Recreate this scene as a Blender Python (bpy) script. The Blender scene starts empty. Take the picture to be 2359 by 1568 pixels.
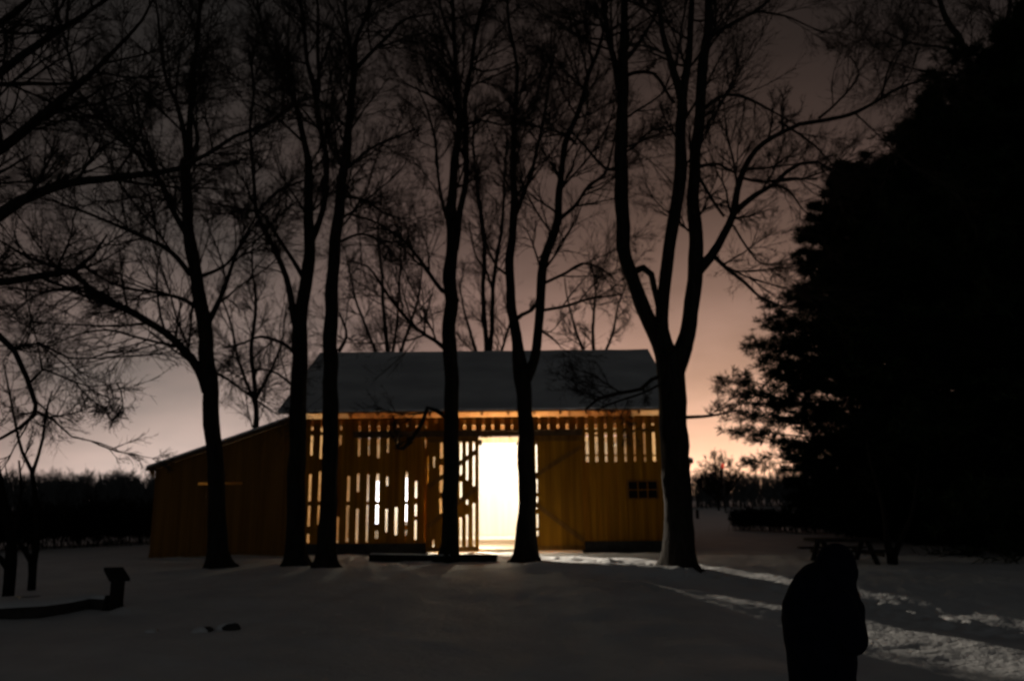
import bpy, bmesh, math, random
import numpy as np
from mathutils import Vector, Matrix, noise

SC = bpy.context.scene
COL = SC.collection
random.seed(7)
RNG = np.random.default_rng(11)

# ------------------------------------------------------------------ camera
FPX, CX, CY = 1799.2, 1179.5, 784.0          # focal length and centre in pixels of a 2359 x 1568 frame
PITCH, ROLL = math.radians(11.25), math.radians(0.6)
EYE = Vector((0.0, 0.0, 1.6))
_r = Vector((1, 0, 0)); _f = Vector((0, math.cos(PITCH), math.sin(PITCH))); _u = Vector((0, -math.sin(PITCH), math.cos(PITCH)))
RGT = _r * math.cos(ROLL) - _u * math.sin(ROLL)
UPV = _u * math.cos(ROLL) + _r * math.sin(ROLL)
cd = bpy.data.cameras.new('camera'); cam = bpy.data.objects.new('camera', cd); COL.objects.link(cam)
cd.sensor_width = 23.6; cd.lens = 18.0; cd.clip_start = 0.05; cd.clip_end = 3000
cam.matrix_world = Matrix(((RGT.x, UPV.x, -_f.x, EYE.x), (RGT.y, UPV.y, -_f.y, EYE.y), (RGT.z, UPV.z, -_f.z, EYE.z), (0, 0, 0, 1)))
cd.dof.use_dof = True; cd.dof.focus_distance = 1.6; cd.dof.aperture_fstop = 3.4   # the photograph is slightly out of focus
SC.camera = cam

# ------------------------------------------------------------------ world: overcast night sky with town glow on the horizon
W = bpy.data.worlds.new('World'); SC.world = W; W.use_nodes = True
nt = W.node_tree; nt.nodes.clear()
def N(t, **k):
    n = nt.nodes.new(t)
    for a, b in k.items(): setattr(n, a, b)
    return n
def M(op, a, b=None, c=None):
    n = N('ShaderNodeMath', operation=op)
    for i, v in enumerate((a, b, c)):
        if v is None: continue
        if isinstance(v, (int, float)): n.inputs[i].default_value = v
        else: nt.links.new(v, n.inputs[i])
    return n.outputs[0]
def RGBs(fac, col):
    n = N('ShaderNodeVectorMath', operation='SCALE'); n.inputs[0].default_value = col; nt.links.new(fac, n.inputs['Scale']); return n.outputs[0]
def ADD(a, b):
    n = N('ShaderNodeVectorMath', operation='ADD'); nt.links.new(a, n.inputs[0]); nt.links.new(b, n.inputs[1]); return n.outputs[0]
tc = N('ShaderNodeTexCoord'); sep = N('ShaderNodeSeparateXYZ'); nt.links.new(tc.outputs['Generated'], sep.inputs[0])
el = M('MULTIPLY', M('ARCSINE', sep.outputs['Z']), 57.2958)
el = M('MAXIMUM', el, 0.0)
az = M('MULTIPLY', M('ARCTAN2', sep.outputs['X'], sep.outputs['Y']), 57.2958)
def expo(k): return M('EXPONENT', M('MULTIPLY', el, -1.0 / k))
def gauss(c, s):
    d = M('DIVIDE', M('SUBTRACT', az, c), s); return M('EXPONENT', M('MULTIPLY', M('MULTIPLY', d, d), -1.0))
cl = N('ShaderNodeTexNoise'); cl.inputs['Scale'].default_value = 4.5; cl.inputs['Detail'].default_value = 4.0
mp = N('ShaderNodeMapping'); mp.inputs['Scale'].default_value = (1, 1, 2.5); nt.links.new(tc.outputs['Generated'], mp.inputs[0]); nt.links.new(mp.outputs[0], cl.inputs['Vector'])
cloud = M('MAXIMUM', M('MULTIPLY_ADD', cl.outputs['Fac'], 1.5, 0.25), 0.45)
sky = RGBs(M('MULTIPLY', M('MULTIPLY', expo(8.0), cloud), gauss(4, 50)), (0.93, 0.575, 0.47))
floor_ = M('MULTIPLY_ADD', M('EXPONENT', M('MULTIPLY', el, -1/25.0)), 0.008, 0.0060)
sky = ADD(sky, RGBs(floor_, (0.96, 0.97, 0.96)))
rear = M('MULTIPLY', M('MULTIPLY_ADD', M('COSINE', M('MULTIPLY', az, 0.0174533)), -0.5, 0.5), M('EXPONENT', M('MULTIPLY', el, -1/22.0)))  # extra glow behind the camera, added to brighten the roof
sky = ADD(sky, RGBs(M('MULTIPLY', rear, 0.085), (0.92, 0.97, 1.0)))
sky = ADD(sky, RGBs(M('MULTIPLY', gauss(15, 13), expo(4.6)), (1.15, 0.63, 0.28)))
sky = ADD(sky, RGBs(M('MULTIPLY', gauss(15, 20), expo(9.5)), (0.11, 0.035, 0.010)))
sky = ADD(sky, RGBs(M('MULTIPLY', gauss(-19, 13), expo(5.0)), (0.22, 0.24, 0.225)))
sky = ADD(sky, RGBs(M('MULTIPLY', gauss(-24, 12), expo(9.0)), (0.0, 0.055, 0.06)))
nsk = N('ShaderNodeTexSky'); nsk.sky_type = 'NISHITA'; nsk.sun_disc = False
nsk.sun_elevation = math.radians(-7); nsk.sun_rotation = math.radians(14)
bg1 = N('ShaderNodeBackground'); nt.links.new(sky, bg1.inputs[0]); bg1.inputs[1].default_value = 1.0
bg2 = N('ShaderNodeBackground'); nt.links.new(nsk.outputs[0], bg2.inputs[0]); bg2.inputs[1].default_value = 0.05
ads = N('ShaderNodeAddShader'); nt.links.new(bg1.outputs[0], ads.inputs[0]); nt.links.new(bg2.outputs[0], ads.inputs[1])
wo = N('ShaderNodeOutputWorld'); nt.links.new(ads.outputs[0], wo.inputs[0])

# ------------------------------------------------------------------ exposure and sampling
SC.view_settings.view_transform = 'Standard'; SC.view_settings.look = 'None'
SC.view_settings.exposure = 0.0; SC.view_settings.gamma = 1.0; SC.view_settings.use_curve_mapping = False
SC.cycles.use_denoising = True
try: SC.cycles.denoiser = 'OPENIMAGEDENOISE'
except Exception: pass
SC.cycles.max_bounces = 10; SC.cycles.diffuse_bounces = 7
SC.cycles.sample_clamp_indirect = 6.0
SC.cycles.pixel_filter_type = 'BLACKMAN_HARRIS'; SC.cycles.filter_width = 1.8

# lamps standing inside the barn (their builders are further down)
LAMP_DOOR_W, LAMP_BEAM_W, LAMP_BACK_W, LAMP_DEEP_W, LAMP_TUBE_W, LAMP_LOFT_W, LAMP_SHED_W = 280.0, 12500.0, 430.0, 36.0, 14.0, 72.0, 52.0

# ------------------------------------------------------------------ picture pixel -> world
def ray(x, y):
    return (RGT * ((x - CX) / FPX) - UPV * ((y - CY) / FPX) + _f)
def P(x, y, Y):
    d = ray(x, y); return EYE + d * (Y / d.y)
def sst(t):
    t = max(0.0, min(1.0, t)); return t * t * (3 - 2 * t)
def gbase(x, y):
    z = -0.42 * sst((x + 4.5) / 6.5) * sst((19.0 - y) / 9.0) * sst((x * 0 + 60 - y) / 20)
    z -= 0.24 * sst((x - 2.6) / 2.6) * sst((18.4 - y) / 7.0)
    z += 0.11 * math.exp(-((x - 2.4) / 1.9) ** 2 - ((y - 18.9) / 1.7) ** 2)
    z += 0.10 * sst((-x - 3) / 8.0) * sst((26 - y) / 12.0) * sst((y - 8) / 6.0)
    return z
def G(x, y):
    d = ray(x, y); t = 1.0; prev = None
    while t < 400:
        p = EYE + d * t
        if p.z <= gbase(p.x, p.y): return p
        t += 0.02 if t < 40 else 0.5
    return EYE + d * 400

# ------------------------------------------------------------------ object helpers
def tag(o, label=None, cat=None, group=None, kind=None):
    if label: o['label'] = label
    if cat: o['category'] = cat
    if group: o['group'] = group
    if kind: o['kind'] = kind
    return o
def thing(name, label, cat, loc=(0, 0, 0), rz=0.0, group=None):
    o = bpy.data.objects.new(name, None); COL.objects.link(o); o.location = loc; o.rotation_euler = (0, 0, rz)
    o.empty_display_size = 0.2
    return tag(o, label, cat, group)
class MB:
    def __init__(s): s.v = []; s.f = []; s.smooth = []
    def quadset(s, vs, fs, smooth=False):
        b = len(s.v); s.v += [tuple(v) for v in vs]
        for f in fs: s.f.append(tuple(b + i for i in f)); s.smooth.append(smooth)
    def box(s, x0, x1, y0, y1, z0, z1):
        vs = [(x0, y0, z0), (x1, y0, z0), (x1, y1, z0), (x0, y1, z0), (x0, y0, z1), (x1, y0, z1), (x1, y1, z1), (x0, y1, z1)]
        s.quadset(vs, [(0, 3, 2, 1), (4, 5, 6, 7), (0, 1, 5, 4), (1, 2, 6, 5), (2, 3, 7, 6), (3, 0, 4, 7)])
    def hexa(s, lo, hi):          # lo, hi: four corners each
        s.quadset(list(lo) + list(hi), [(0, 3, 2, 1), (4, 5, 6, 7), (0, 1, 5, 4), (1, 2, 6, 5), (2, 3, 7, 6), (3, 0, 4, 7)])
    def bar(s, a, b, w, h, up=Vector((0, 0, 1))):
        a = Vector(a); b = Vector(b); d = (b - a).normalized(); sd = d.cross(up)
        if sd.length < 1e-3: sd = d.cross(Vector((0, 1, 0)))
        sd.normalize(); u = sd.cross(d)
        q = [sd * (-w / 2) + u * (-h / 2), sd * (w / 2) + u * (-h / 2), sd * (w / 2) + u * (h / 2), sd * (-w / 2) + u * (h / 2)]
        s.hexa([a + o for o in q], [b + o for o in q])
    def tube(s, pts, rad, n=8, cap=True, jag=0.0, lobes=None):
        pts = [Vector(p) for p in pts]; m = len(pts); ref = None; base = len(s.v)
        for i, p in enumerate(pts):
            t = (pts[min(i + 1, m - 1)] - pts[max(i - 1, 0)])
            if t.length < 1e-9: t = Vector((0, 0, 1))
            t.normalize()
            if ref is None:
                ref = Vector((1, 0, 0)) if abs(t.x) < 0.8 else Vector((0, 1, 0))
            ref = (ref - t * ref.dot(t)).normalized(); b = t.cross(ref)
            for k in range(n):
                a = 2 * math.pi * k / n
                rr = rad[i]
                if jag: rr *= 1 + jag * noise.noise(Vector((p.x * 1.3 + math.cos(a) * 2.2, p.y * 1.3 + math.sin(a) * 2.2, p.z * 1.6))) + 0.5 * jag * noise.noise(Vector((math.cos(a) * 6 + p.x, math.sin(a) * 6, p.z * 2.5)))
                if lobes: rr *= 1 + lobes[1] * max(0, 1 - (p.z - lobes[2]) / 0.55) ** 2 * (math.cos(5 * a + lobes[0]) + 0.5 * math.cos(3 * a + 2 * lobes[0]))
                s.v.append(tuple(p + (ref * math.cos(a) + b * math.sin(a)) * rr))
        for i in range(m - 1):
            for k in range(n):
                k2 = (k + 1) % n
                s.f.append((base + i * n + k, base + i * n + k2, base + (i + 1) * n + k2, base + (i + 1) * n + k)); s.smooth.append(True)
        if cap:
            s.f.append(tuple(base + k for k in reversed(range(n)))); s.smooth.append(False)
            s.f.append(tuple(base + (m - 1) * n + k for k in range(n))); s.smooth.append(False)
    def prism(s, poly, axis, a, b):  # polygon of 2-tuples extruded along axis ('x' -> poly is (y,z), 'y' -> (x,z), 'z' -> (x,y))
        def mk(p, t):
            return (t, p[0], p[1]) if axis == 'x' else ((p[0], t, p[1]) if axis == 'y' else (p[0], p[1], t))
        n = len(poly); vs = [mk(p, a) for p in poly] + [mk(p, b) for p in poly]
        s.quadset(vs, [tuple(range(n))[::-1], tuple(range(n, 2 * n))] + [(i, (i + 1) % n, n + (i + 1) % n, n + i) for i in range(n)])
    def build(s, name, mat, parent=None, bevel=0.0):
        me = bpy.data.meshes.new(name); me.from_pydata(s.v, [], s.f); me.update()
        me.polygons.foreach_set('use_smooth', s.smooth)
        bm = bmesh.new(); bm.from_mesh(me); bmesh.ops.recalc_face_normals(bm, faces=bm.faces); bm.to_mesh(me); bm.free()
        return link(name, me, mat, parent, bevel)
def link(name, me, mat, parent=None, bevel=0.0):
    o = bpy.data.objects.new(name, me); COL.objects.link(o)
    if mat: me.materials.append(mat)
    if parent is not None:
        o.parent = parent
        o.matrix_parent_inverse = (Matrix.Translation(parent.location) @ parent.rotation_euler.to_matrix().to_4x4()).inverted()
    if bevel > 0:
        md = o.modifiers.new('bevel', 'BEVEL'); md.width = bevel; md.segments = 2; md.limit_method = 'ANGLE'
    return o
def mesh_np(name, V, F, smooth=False):
    me = bpy.data.meshes.new(name); k = F.shape[1]
    me.vertices.add(len(V)); me.vertices.foreach_set('co', np.ascontiguousarray(V, dtype=np.float32).ravel())
    me.loops.add(F.size); me.loops.foreach_set('vertex_index', np.ascontiguousarray(F, dtype=np.int32).ravel())
    me.polygons.add(len(F)); me.polygons.foreach_set('loop_start', np.arange(0, F.size, k, dtype=np.int32))
    if smooth: me.polygons.foreach_set('use_smooth', np.ones(len(F), dtype=bool))
    me.update(calc_edges=True)
    return me

# ------------------------------------------------------------------ materials
def mat(name, col, rough=0.8, col2=None, scale=8.0, stretch=(1, 1, 1), bump=0.0, bscale=None, detail=5.0, spec=0.3, obj=True):
    m = bpy.data.materials.new(name); m.use_nodes = True; t = m.node_tree; b = t.nodes['Principled BSDF']
    b.inputs['Roughness'].default_value = rough; b.inputs['Specular IOR Level'].default_value = spec
    b.inputs['Base Color'].default_value = (*col, 1)
    if col2 is not None or bump:
        c = t.nodes.new('ShaderNodeTexCoord'); mpn = t.nodes.new('ShaderNodeMapping'); mpn.inputs['Scale'].default_value = stretch
        t.links.new(c.outputs['Object'], mpn.inputs[0])
        nz = t.nodes.new('ShaderNodeTexNoise'); nz.inputs['Scale'].default_value = scale; nz.inputs['Detail'].default_value = detail
        t.links.new(mpn.outputs[0], nz.inputs['Vector'])
        if col2 is not None:
            r = t.nodes.new('ShaderNodeValToRGB'); r.color_ramp.elements[0].color = (*col, 1); r.color_ramp.elements[1].color = (*col2, 1)
            r.color_ramp.elements[0].position = 0.35; r.color_ramp.elements[1].position = 0.65
            t.links.new(nz.outputs['Fac'], r.inputs[0]); t.links.new(r.outputs[0], b.inputs['Base Color'])
        if bump:
            n2 = nz
            if bscale:
                n2 = t.nodes.new('ShaderNodeTexNoise'); n2.inputs['Scale'].default_value = bscale; n2.inputs['Detail'].default_value = 4
                t.links.new(mpn.outputs[0], n2.inputs['Vector'])
            bp = t.nodes.new('ShaderNodeBump'); bp.inputs['Strength'].default_value = bump; bp.inputs['Distance'].default_value = 0.05
            t.links.new(n2.outputs['Fac'], bp.inputs['Height']); t.links.new(bp.outputs[0], b.inputs['Normal'])
    return m
def emis(name, col, st):
    m = bpy.data.materials.new(name); m.use_nodes = True; b = m.node_tree.nodes['Principled BSDF']
    b.inputs['Base Color'].default_value = (*col, 1); b.inputs['Emission Color'].default_value = (*col, 1); b.inputs['Emission Strength'].default_value = st
    return m
M_SNOW = mat('snow', (0.80, 0.80, 0.80), 0.75, (0.70, 0.70, 0.71), 1.3, bump=0.5, bscale=9.0, spec=0.2)
M_SNOWCAP = mat('snow_cap', (0.78, 0.79, 0.80), 0.8, spec=0.2, bump=0.3, scale=12)
M_ROOF = mat('snow_dusted_roof', (0.70, 0.71, 0.73), 0.85, (0.92, 0.93, 0.94), 0.9, (0.6, 1, 1), bump=0.2, bscale=30, spec=0.15)
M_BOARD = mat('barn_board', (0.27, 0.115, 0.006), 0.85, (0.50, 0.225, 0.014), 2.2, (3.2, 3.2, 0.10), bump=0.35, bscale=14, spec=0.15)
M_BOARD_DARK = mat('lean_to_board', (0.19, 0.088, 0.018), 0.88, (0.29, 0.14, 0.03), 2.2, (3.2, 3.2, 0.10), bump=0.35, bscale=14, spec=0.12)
M_INWOOD = mat('interior_wood', (0.46, 0.31, 0.16), 0.85, (0.60, 0.43, 0.25), 2.0, (3.2, 3.2, 0.12), spec=0.15)
M_BACK = mat('patchy_back_boards', (0.14, 0.085, 0.04), 0.9, (0.66, 0.52, 0.34), 1.1, (2.0, 2.0, 0.5), spec=0.1)  # pale and dark patches in the colour imitate uneven light behind the gaps
M_INPALE = mat('whitewashed_board', (0.74, 0.68, 0.56), 0.85, (0.80, 0.75, 0.64), 2.0, (3.2, 3.2, 0.2), spec=0.15)
M_TIMBER = mat('dark_timber', (0.10, 0.06, 0.03), 0.85, (0.16, 0.095, 0.05), 3.0, (2, 2, 0.3), bump=0.3, spec=0.12)
M_FASCIA = mat('soffit_wood', (0.36, 0.155, 0.045), 0.85, (0.45, 0.21, 0.07), 3.0, (1, 1, 1), spec=0.12)
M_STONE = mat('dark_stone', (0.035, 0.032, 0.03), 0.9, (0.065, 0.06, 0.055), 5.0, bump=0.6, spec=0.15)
M_IRON = mat('iron', (0.03, 0.03, 0.03), 0.6, spec=0.4)
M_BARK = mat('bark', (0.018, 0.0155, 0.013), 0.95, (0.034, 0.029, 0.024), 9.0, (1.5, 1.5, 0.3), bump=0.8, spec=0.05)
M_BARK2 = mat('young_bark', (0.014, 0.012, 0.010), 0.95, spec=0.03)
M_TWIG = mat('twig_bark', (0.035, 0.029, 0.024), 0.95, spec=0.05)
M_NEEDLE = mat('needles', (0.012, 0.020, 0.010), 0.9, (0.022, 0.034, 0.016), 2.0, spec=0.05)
M_SHRUB = mat('shrub_twigs', (0.022, 0.020, 0.016), 0.95, spec=0.05)
M_FARWOOD = mat('hazed_twigs', (0.15, 0.155, 0.155), 0.95, spec=0.03)  # distance haze put into the colour: paler than the other twigs
M_WEATHER = mat('weathered_wood', (0.018, 0.015, 0.012), 0.9, (0.034, 0.028, 0.023), 4.0, (2, 2, 0.3), bump=0.3, spec=0.1)
M_HAY = mat('hay', (0.34, 0.25, 0.10), 0.95, (0.46, 0.36, 0.17), 20, bump=0.6, spec=0.05)
M_COAT = mat('navy_coat', (0.006, 0.008, 0.016), 0.9, (0.010, 0.012, 0.022), 14, bump=0.2, spec=0.05)
M_TROUSER = mat('dark_trousers', (0.007, 0.007, 0.010), 0.9, spec=0.05)
M_BOOT = mat('boot_leather', (0.01, 0.009, 0.008), 0.7, spec=0.2)
M_SKIN = mat('skin', (0.42, 0.27, 0.20), 0.6, spec=0.3)
M_GLOVE = mat('dark_red_glove', (0.05, 0.006, 0.010), 0.9, spec=0.05)
M_GLASS = bpy.data.materials.new('dark_glass'); M_GLASS.use_nodes = True
_b = M_GLASS.node_tree.nodes['Principled BSDF']; _b.inputs['Base Color'].default_value = (0.012, 0.009, 0.010, 1); _b.inputs['Roughness'].default_value = 0.6; _b.inputs['Specular IOR Level'].default_value = 0.1
M_TUBE = emis('lit_tube', (1.0, 0.97, 0.95), 3.2)
M_BULB = emis('lit_bulb', (1.0, 0.90, 0.72), 12.0)
M_RED = emis('red_lamp', (1.0, 0.06, 0.03), 0.45)

# ------------------------------------------------------------------ ground
YB = G(1180, 1273).y                       # front wall of the barn
def X(x, Y=None): return P(x, 1150, Y or YB).x
def Z(y, x=1180, Y=None): return P(x, y, Y or YB).z
def path_amt(x, y):                        # trodden path from the barn door towards the right
    if y > 21.3 or y < 3: return 0.0
    px = 0.7 + (20.8 - y) * 0.86
    d = abs(x - px) / (0.45 + 0.02 * (20.8 - y))
    return max(0.0, 1 - d * d * 0.6)
def gz(x, y):
    z = gbase(x, y)
    near = sst((45 - y) / 20.0) if y > 0 else 1.0
    v = Vector((x, y, 0))
    z += near * (0.05 * noise.noise(v * 0.35) + 0.034 * noise.noise(v * 1.1 + Vector((7, 3, 1))))
    pa = path_amt(x, y)
    lit = max(pa, 0.17)
    if y < 24 and abs(x) < 16:
        z += lit * (0.075 * noise.noise(Vector((x * 2.9, y * 2.4, 4.0))) + 0.070 * noise.noise(Vector((x * 6.0, y * 5.2, 9.0)))) - 0.02 * pa
    # a shovelled ridge running up from the sign
    a = Vector((RA.x, RA.y)); b = Vector((RB.x, RB.y)); ab = b - a; t = max(0, min(1, (Vector((x, y)) - a).dot(ab) / ab.length_squared))
    dd = (Vector((x, y)) - (a + ab * t)).length
    z += 0.07 * math.exp(-(dd / 0.16) ** 2) * (1 - 0.7 * t)
    a = Vector((0.5, 18.1)); b = Vector((3.3, 16.9)); ab = b - a; t = max(0, min(1, (Vector((x, y)) - a).dot(ab) / ab.length_squared))
    dd = (Vector((x, y)) - (a + ab * t)).length; z += 0.15 * math.exp(-(dd / 0.6) ** 2)
    if y > 60: z += 0.8 * sst((y - 90) / 120) 
    return z
RA = G(285, 1412); RB = G(520, 1358)
def coords(a, b, step, far, g=1.16):
    c = list(np.arange(a, b, step)); s = step; v = b
    while v < far: c.append(v); s *= g; v += s
    return c
xs = coords(0, 13, 0.08, 600); xs = [-v for v in reversed(xs[1:])] + xs
ys = [-40, -20, -10, -5, -2, 0, 1] + coords(2, 25, 0.08, 900)
Vg = np.array([(x, y, gz(x, y)) for y in ys for x in xs], dtype=np.float32)
nx, ny = len(xs), len(ys)
ii = (np.arange(ny - 1)[:, None] * nx + np.arange(nx - 1)[None, :]).ravel()
Fg = np.stack([ii, ii + 1, ii + 1 + nx, ii + nx], 1)
ground = link('snow_ground', mesh_np('snow_ground', Vg, Fg, True), M_SNOW); tag(ground, kind='structure')

# ------------------------------------------------------------------ barn
BD = 8.4                                    # depth of the barn
XL, XR = X(676), X(1548)
XLL, XRR = X(353), X(1589)
ZE = Z(948.5, 1110, YB - 0.45)                # eave line
RIDGE_Y = YB + BD / 2
ZR = P(1110, 815, RIDGE_Y).z
SL = (ZR - ZE) / (BD / 2 + 0.45)            # roof slope
ZWT = Z(960, 1110)                 # top of the wall: an open gap under the roof
barn = thing('barn', 'old wooden board barn with light pouring from its open door and through gaps', 'barn', ((XL + XR) / 2, YB, 0))
XD0, XD1 = X(1104), X(1228)                 # door opening
ZD = Z(1003, 1150)
ZSILL = Z(1250)
T = 0.03
GAPW = X(712.5) - X(705.6)
def zz(y): return Z(y, 1180)
# gap columns: centre pixel -> open intervals (pixel rows); everything else is boarded
GAPS = {
 713: [(966, 990), (1000, 1048), (1092, 1154), (1160, 1212), (1229, 1250)],
 735: [(968, 994), (1000, 1056), (1086, 1154), (1160, 1208)],
 757: [(966, 990), (1000, 1040), (1096, 1154), (1160, 1240)],
 780: [(966, 990), (1000, 1024), (1190, 1250)],
 802: [(1096, 1154), (1160, 1248)],
 824: [(968, 992), (1005, 1050), (1090, 1132), (1172, 1250)],
 847: [(968, 992), (1005, 1048), (1092, 1154), (1160, 1248)],
 869: [(966, 992), (1005, 1054), (1090, 1154), (1160, 1206), (1222, 1240)],
 891: [(966, 992), (1005, 1042), (1098, 1118), (1172, 1225)],
 913: [(976, 992), (1003, 1024), (1168, 1232)],
 936: [(972, 982), (1086, 1153), (1159, 1209), (1220, 1232)],
 958: [(966, 984), (1108, 1146), (1160, 1188), (1198, 1242)],
 981: [(968, 986), (1012, 1030)],
 1003: [(964, 974)],
 1025: [(966, 988)], 1047: [(966, 990)], 1070: [(966, 988)], 1092: [(964, 990)], 1114: [(963, 990)], 1136: [(963, 990)], 1159: [(963, 990)], 1181: [(963, 990)],
 1203: [(962, 988)], 1224: [(962, 988)],
 1245: [(958, 988)], 1267: [(960, 988)], 1289: [(957, 986)], 1311: [(968, 988)], 1333: [(959, 988)],
 1356: [(958, 988), (994, 1046), (1050, 1063)],
 1378: [(958, 988), (994, 1046), (1050, 1063)],
 1400: [(962, 986), (994, 1046), (1050, 1063)],
 1422: [(956, 1046), (1050, 1063)],
 1445: [(955, 1046), (1050, 1062)],
 1467: [(957, 1046), (1050, 1062)],
 1490: [(966, 1046), (1051, 1062)],
 1512: [(958, 978), (988, 1046), (1050, 1062)],
 1532: [(966, 1046)],
}
cols = sorted(GAPS)
mb = MB()
edges = []
prev = XL
for c in cols:
    xc = X(c); w = GAPW * random.uniform(0.6, 1.25)
    edges.append((prev, xc - w / 2, None)); edges.append((xc - w / 2, xc + w / 2, c)); prev = xc + w / 2
edges.append((prev, XR, None))
def emit_board(x0, x1, z0, z1, y0):
    # clip by the door opening and the window
    if z1 - z0 < 0.01 or x1 - x0 < 0.005: return
    for (ox0, ox1, oz0, oz1) in OPEN:
        if x1 > ox0 + 1e-4 and x0 < ox1 - 1e-4 and z1 > oz0 and z0 < oz1:
            if x0 < ox0: emit_board(x0, ox0, z0, z1, y0)
            if x1 > ox1: emit_board(ox1, x1, z0, z1, y0)
            a, b = max(x0, ox0), min(x1, ox1)
            if z0 < oz0: emit_board(a, b, z0, oz0, y0)
            if z1 > oz1: emit_board(a, b, oz1, z1, y0)
            return
    mb.box(x0, x1, y0, y0 + T, z0, z1)
WIN = (X(1449), X(1515), Z(1146, 1480), Z(1109, 1480))
OPEN = [(X(985), X(1340), -1.0, ZD), WIN]
for (x0, x1, c) in edges:
    if c is None:
        j = random.uniform(-0.006, 0.006)
        emit_board(x0, x1, 0.30, ZWT - 0.002, YB + j)
    else:
        zc = 0.30; y0 = YB + 0.028
        for (ya, yb) in sorted(GAPS[c], key=lambda s: -s[0]):
            lo, hi = Z(yb, c), Z(ya, c)
            emit_board(x0 - 0.01, x1 + 0.01, zc, lo, y0 + 0.01); zc = hi
        emit_board(x0 - 0.01, x1 + 0.01, zc, ZWT - 0.002, y0 + 0.01)
mb.build('front_wall', M_BOARD, barn)
# other walls
mb = MB()
mb.box(XL, XR, YB + BD - T, YB + BD, 0.0, ZWT); mb.build('back_wall', M_BACK, barn)
for xg, s in ((XL, 1), (XR, -1)):
    mb = MB(); y0, y1, ym = YB + 0.06, YB + BD - 0.04, RIDGE_Y
    zt = ZWT + 0.05
    mb.prism([(y0, 0.0), (y1, 0.0), (y1, zt), (ym, ZR - 0.12), (y0, zt)], 'x', xg, xg + s * T)
    mb.build('gable_wall', M_INWOOD, barn)
# stone foundation
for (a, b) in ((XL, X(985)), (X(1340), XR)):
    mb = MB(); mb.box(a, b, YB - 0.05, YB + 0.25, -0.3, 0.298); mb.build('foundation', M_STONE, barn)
mb = MB(); mb.box(XL + 0.04, XR - 0.04, YB + 0.26, YB + BD - 0.05, -0.2, 0.10); mb.build('floor', M_INPALE, barn)
# girts behind the boards
for yv, (a, b) in ((994, (XL + 0.05, XD0 - 1.5)), (994, (XD1 + 1.3, XR - 0.05)), (1156, (XL + 0.05, XD0 - 1.5)), (1156, (XD1 + 1.3, XR - 0.05)), (1072, (XL + 0.05, XD0 - 1.5))):
    h = 0.09 if yv == 1072 else 0.04
    mb = MB(); mb.box(a, b, YB + 0.075, YB + 0.17, Z(yv) - h, Z(yv) + h); mb.build('girt', M_TIMBER, barn)
# roof
ov = 0.42
RXL, RXR = XL - 0.42, XR + 0.22
def roof_slab(mb, x0, x1, y0, z0, y1, z1, th):
    lo = [(x0, y0, z0), (x1, y0, z0), (x1, y1, z1), (x0, y1, z1)]
    mb.hexa(lo, [(a, b, c + th) for a, b, c in lo])
mb = MB(); roof_slab(mb, RXL, RXR, YB - 0.45, ZE, RIDGE_Y, ZR, 0.05); roof_slab(mb, RXL, RXR, YB + BD + 0.45, ZE, RIDGE_Y, ZR, 0.05)
roof = mb.build('roof', M_FASCIA, barn)
mb = MB()
nseg = 60
for sgn in (0, 1):
    y0 = YB - 0.47 if sgn == 0 else YB + BD + 0.47
    pts = []
    for i in range(nseg + 1):
        x = RXL - 0.02 + (RXR - RXL + 0.04) * i / nseg
        for k, (yy, zz_) in enumerate(((y0, ZE - 0.01), (RIDGE_Y, ZR))):
            pts.append((x, yy, zz_ + 0.053))
            hh = 0.055 + 0.02 * noise.noise(Vector((x * 1.3, yy, 2)))
            pts.append((x, yy, zz_ + 0.053 + hh))
    fs = []
    for i in range(nseg):
        a = i * 4; b = a + 4
        fs += [(a, b, b + 1, a + 1), (a + 1, b + 1, b + 3, a + 3), (a, a + 2, b + 2, b)]
    fs += [(0, 1, 3, 2), (nseg * 4, nseg * 4 + 2, nseg * 4 + 3, nseg * 4 + 1)]
    mb.quadset(pts, fs)
sn = mb.build('snow_cover', M_ROOF, roof)
# rafters with tails under the eave
mb = MB(); n = 15
for i in range(n):
    x = XL + 0.15 + (XR - XL - 0.3) * i / (n - 1)
    for sg in (1, -1):
        ye = YB - 0.40 if sg == 1 else YB + BD + 0.40
        mb.bar((x, ye, ZE + 0.05 * SL - 0.065), (x, RIDGE_Y - sg * 0.06, ZR - 0.09), 0.07, 0.11)
mb.build('rafter', M_FASCIA, barn)
# posts and beams inside
mb = MB()
for x in (XL + 0.2, X(985), X(1340), XR - 0.2):
    for y in (YB + 0.30, YB + BD / 2, YB + BD - 0.25):
        mb.box(x - 0.09, x + 0.09, y - 0.09, y + 0.09, 0.10, ZWT - 0.22)
for y in (YB + 0.30, YB + BD / 2, YB + BD - 0.25):
    mb.box(XL + 0.05, XR - 0.05, y - 0.1, y + 0.1, ZWT - 0.218, ZWT - 0.02)
mb.build('timber_frame', M_INWOOD, barn)
# whitewashed threshing bay walls (low partitions either side of the drive floor)
mb = MB()
mb.box(X(985) + 0.12, X(985) + 0.15, YB + 4.6, YB + BD - 0.4, 0.10, 2.2)
mb.box(X(1340) - 0.15, X(1340) - 0.12, YB + 0.42, YB + BD - 0.4, 0.10, 2.6)
mb.box(X(985) + 0.16, X(1340) - 0.16, YB + BD - 0.12, YB + BD - 0.06, 0.11, ZWT - 0.02)
mb.build('partition', M_INPALE, barn)
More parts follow.
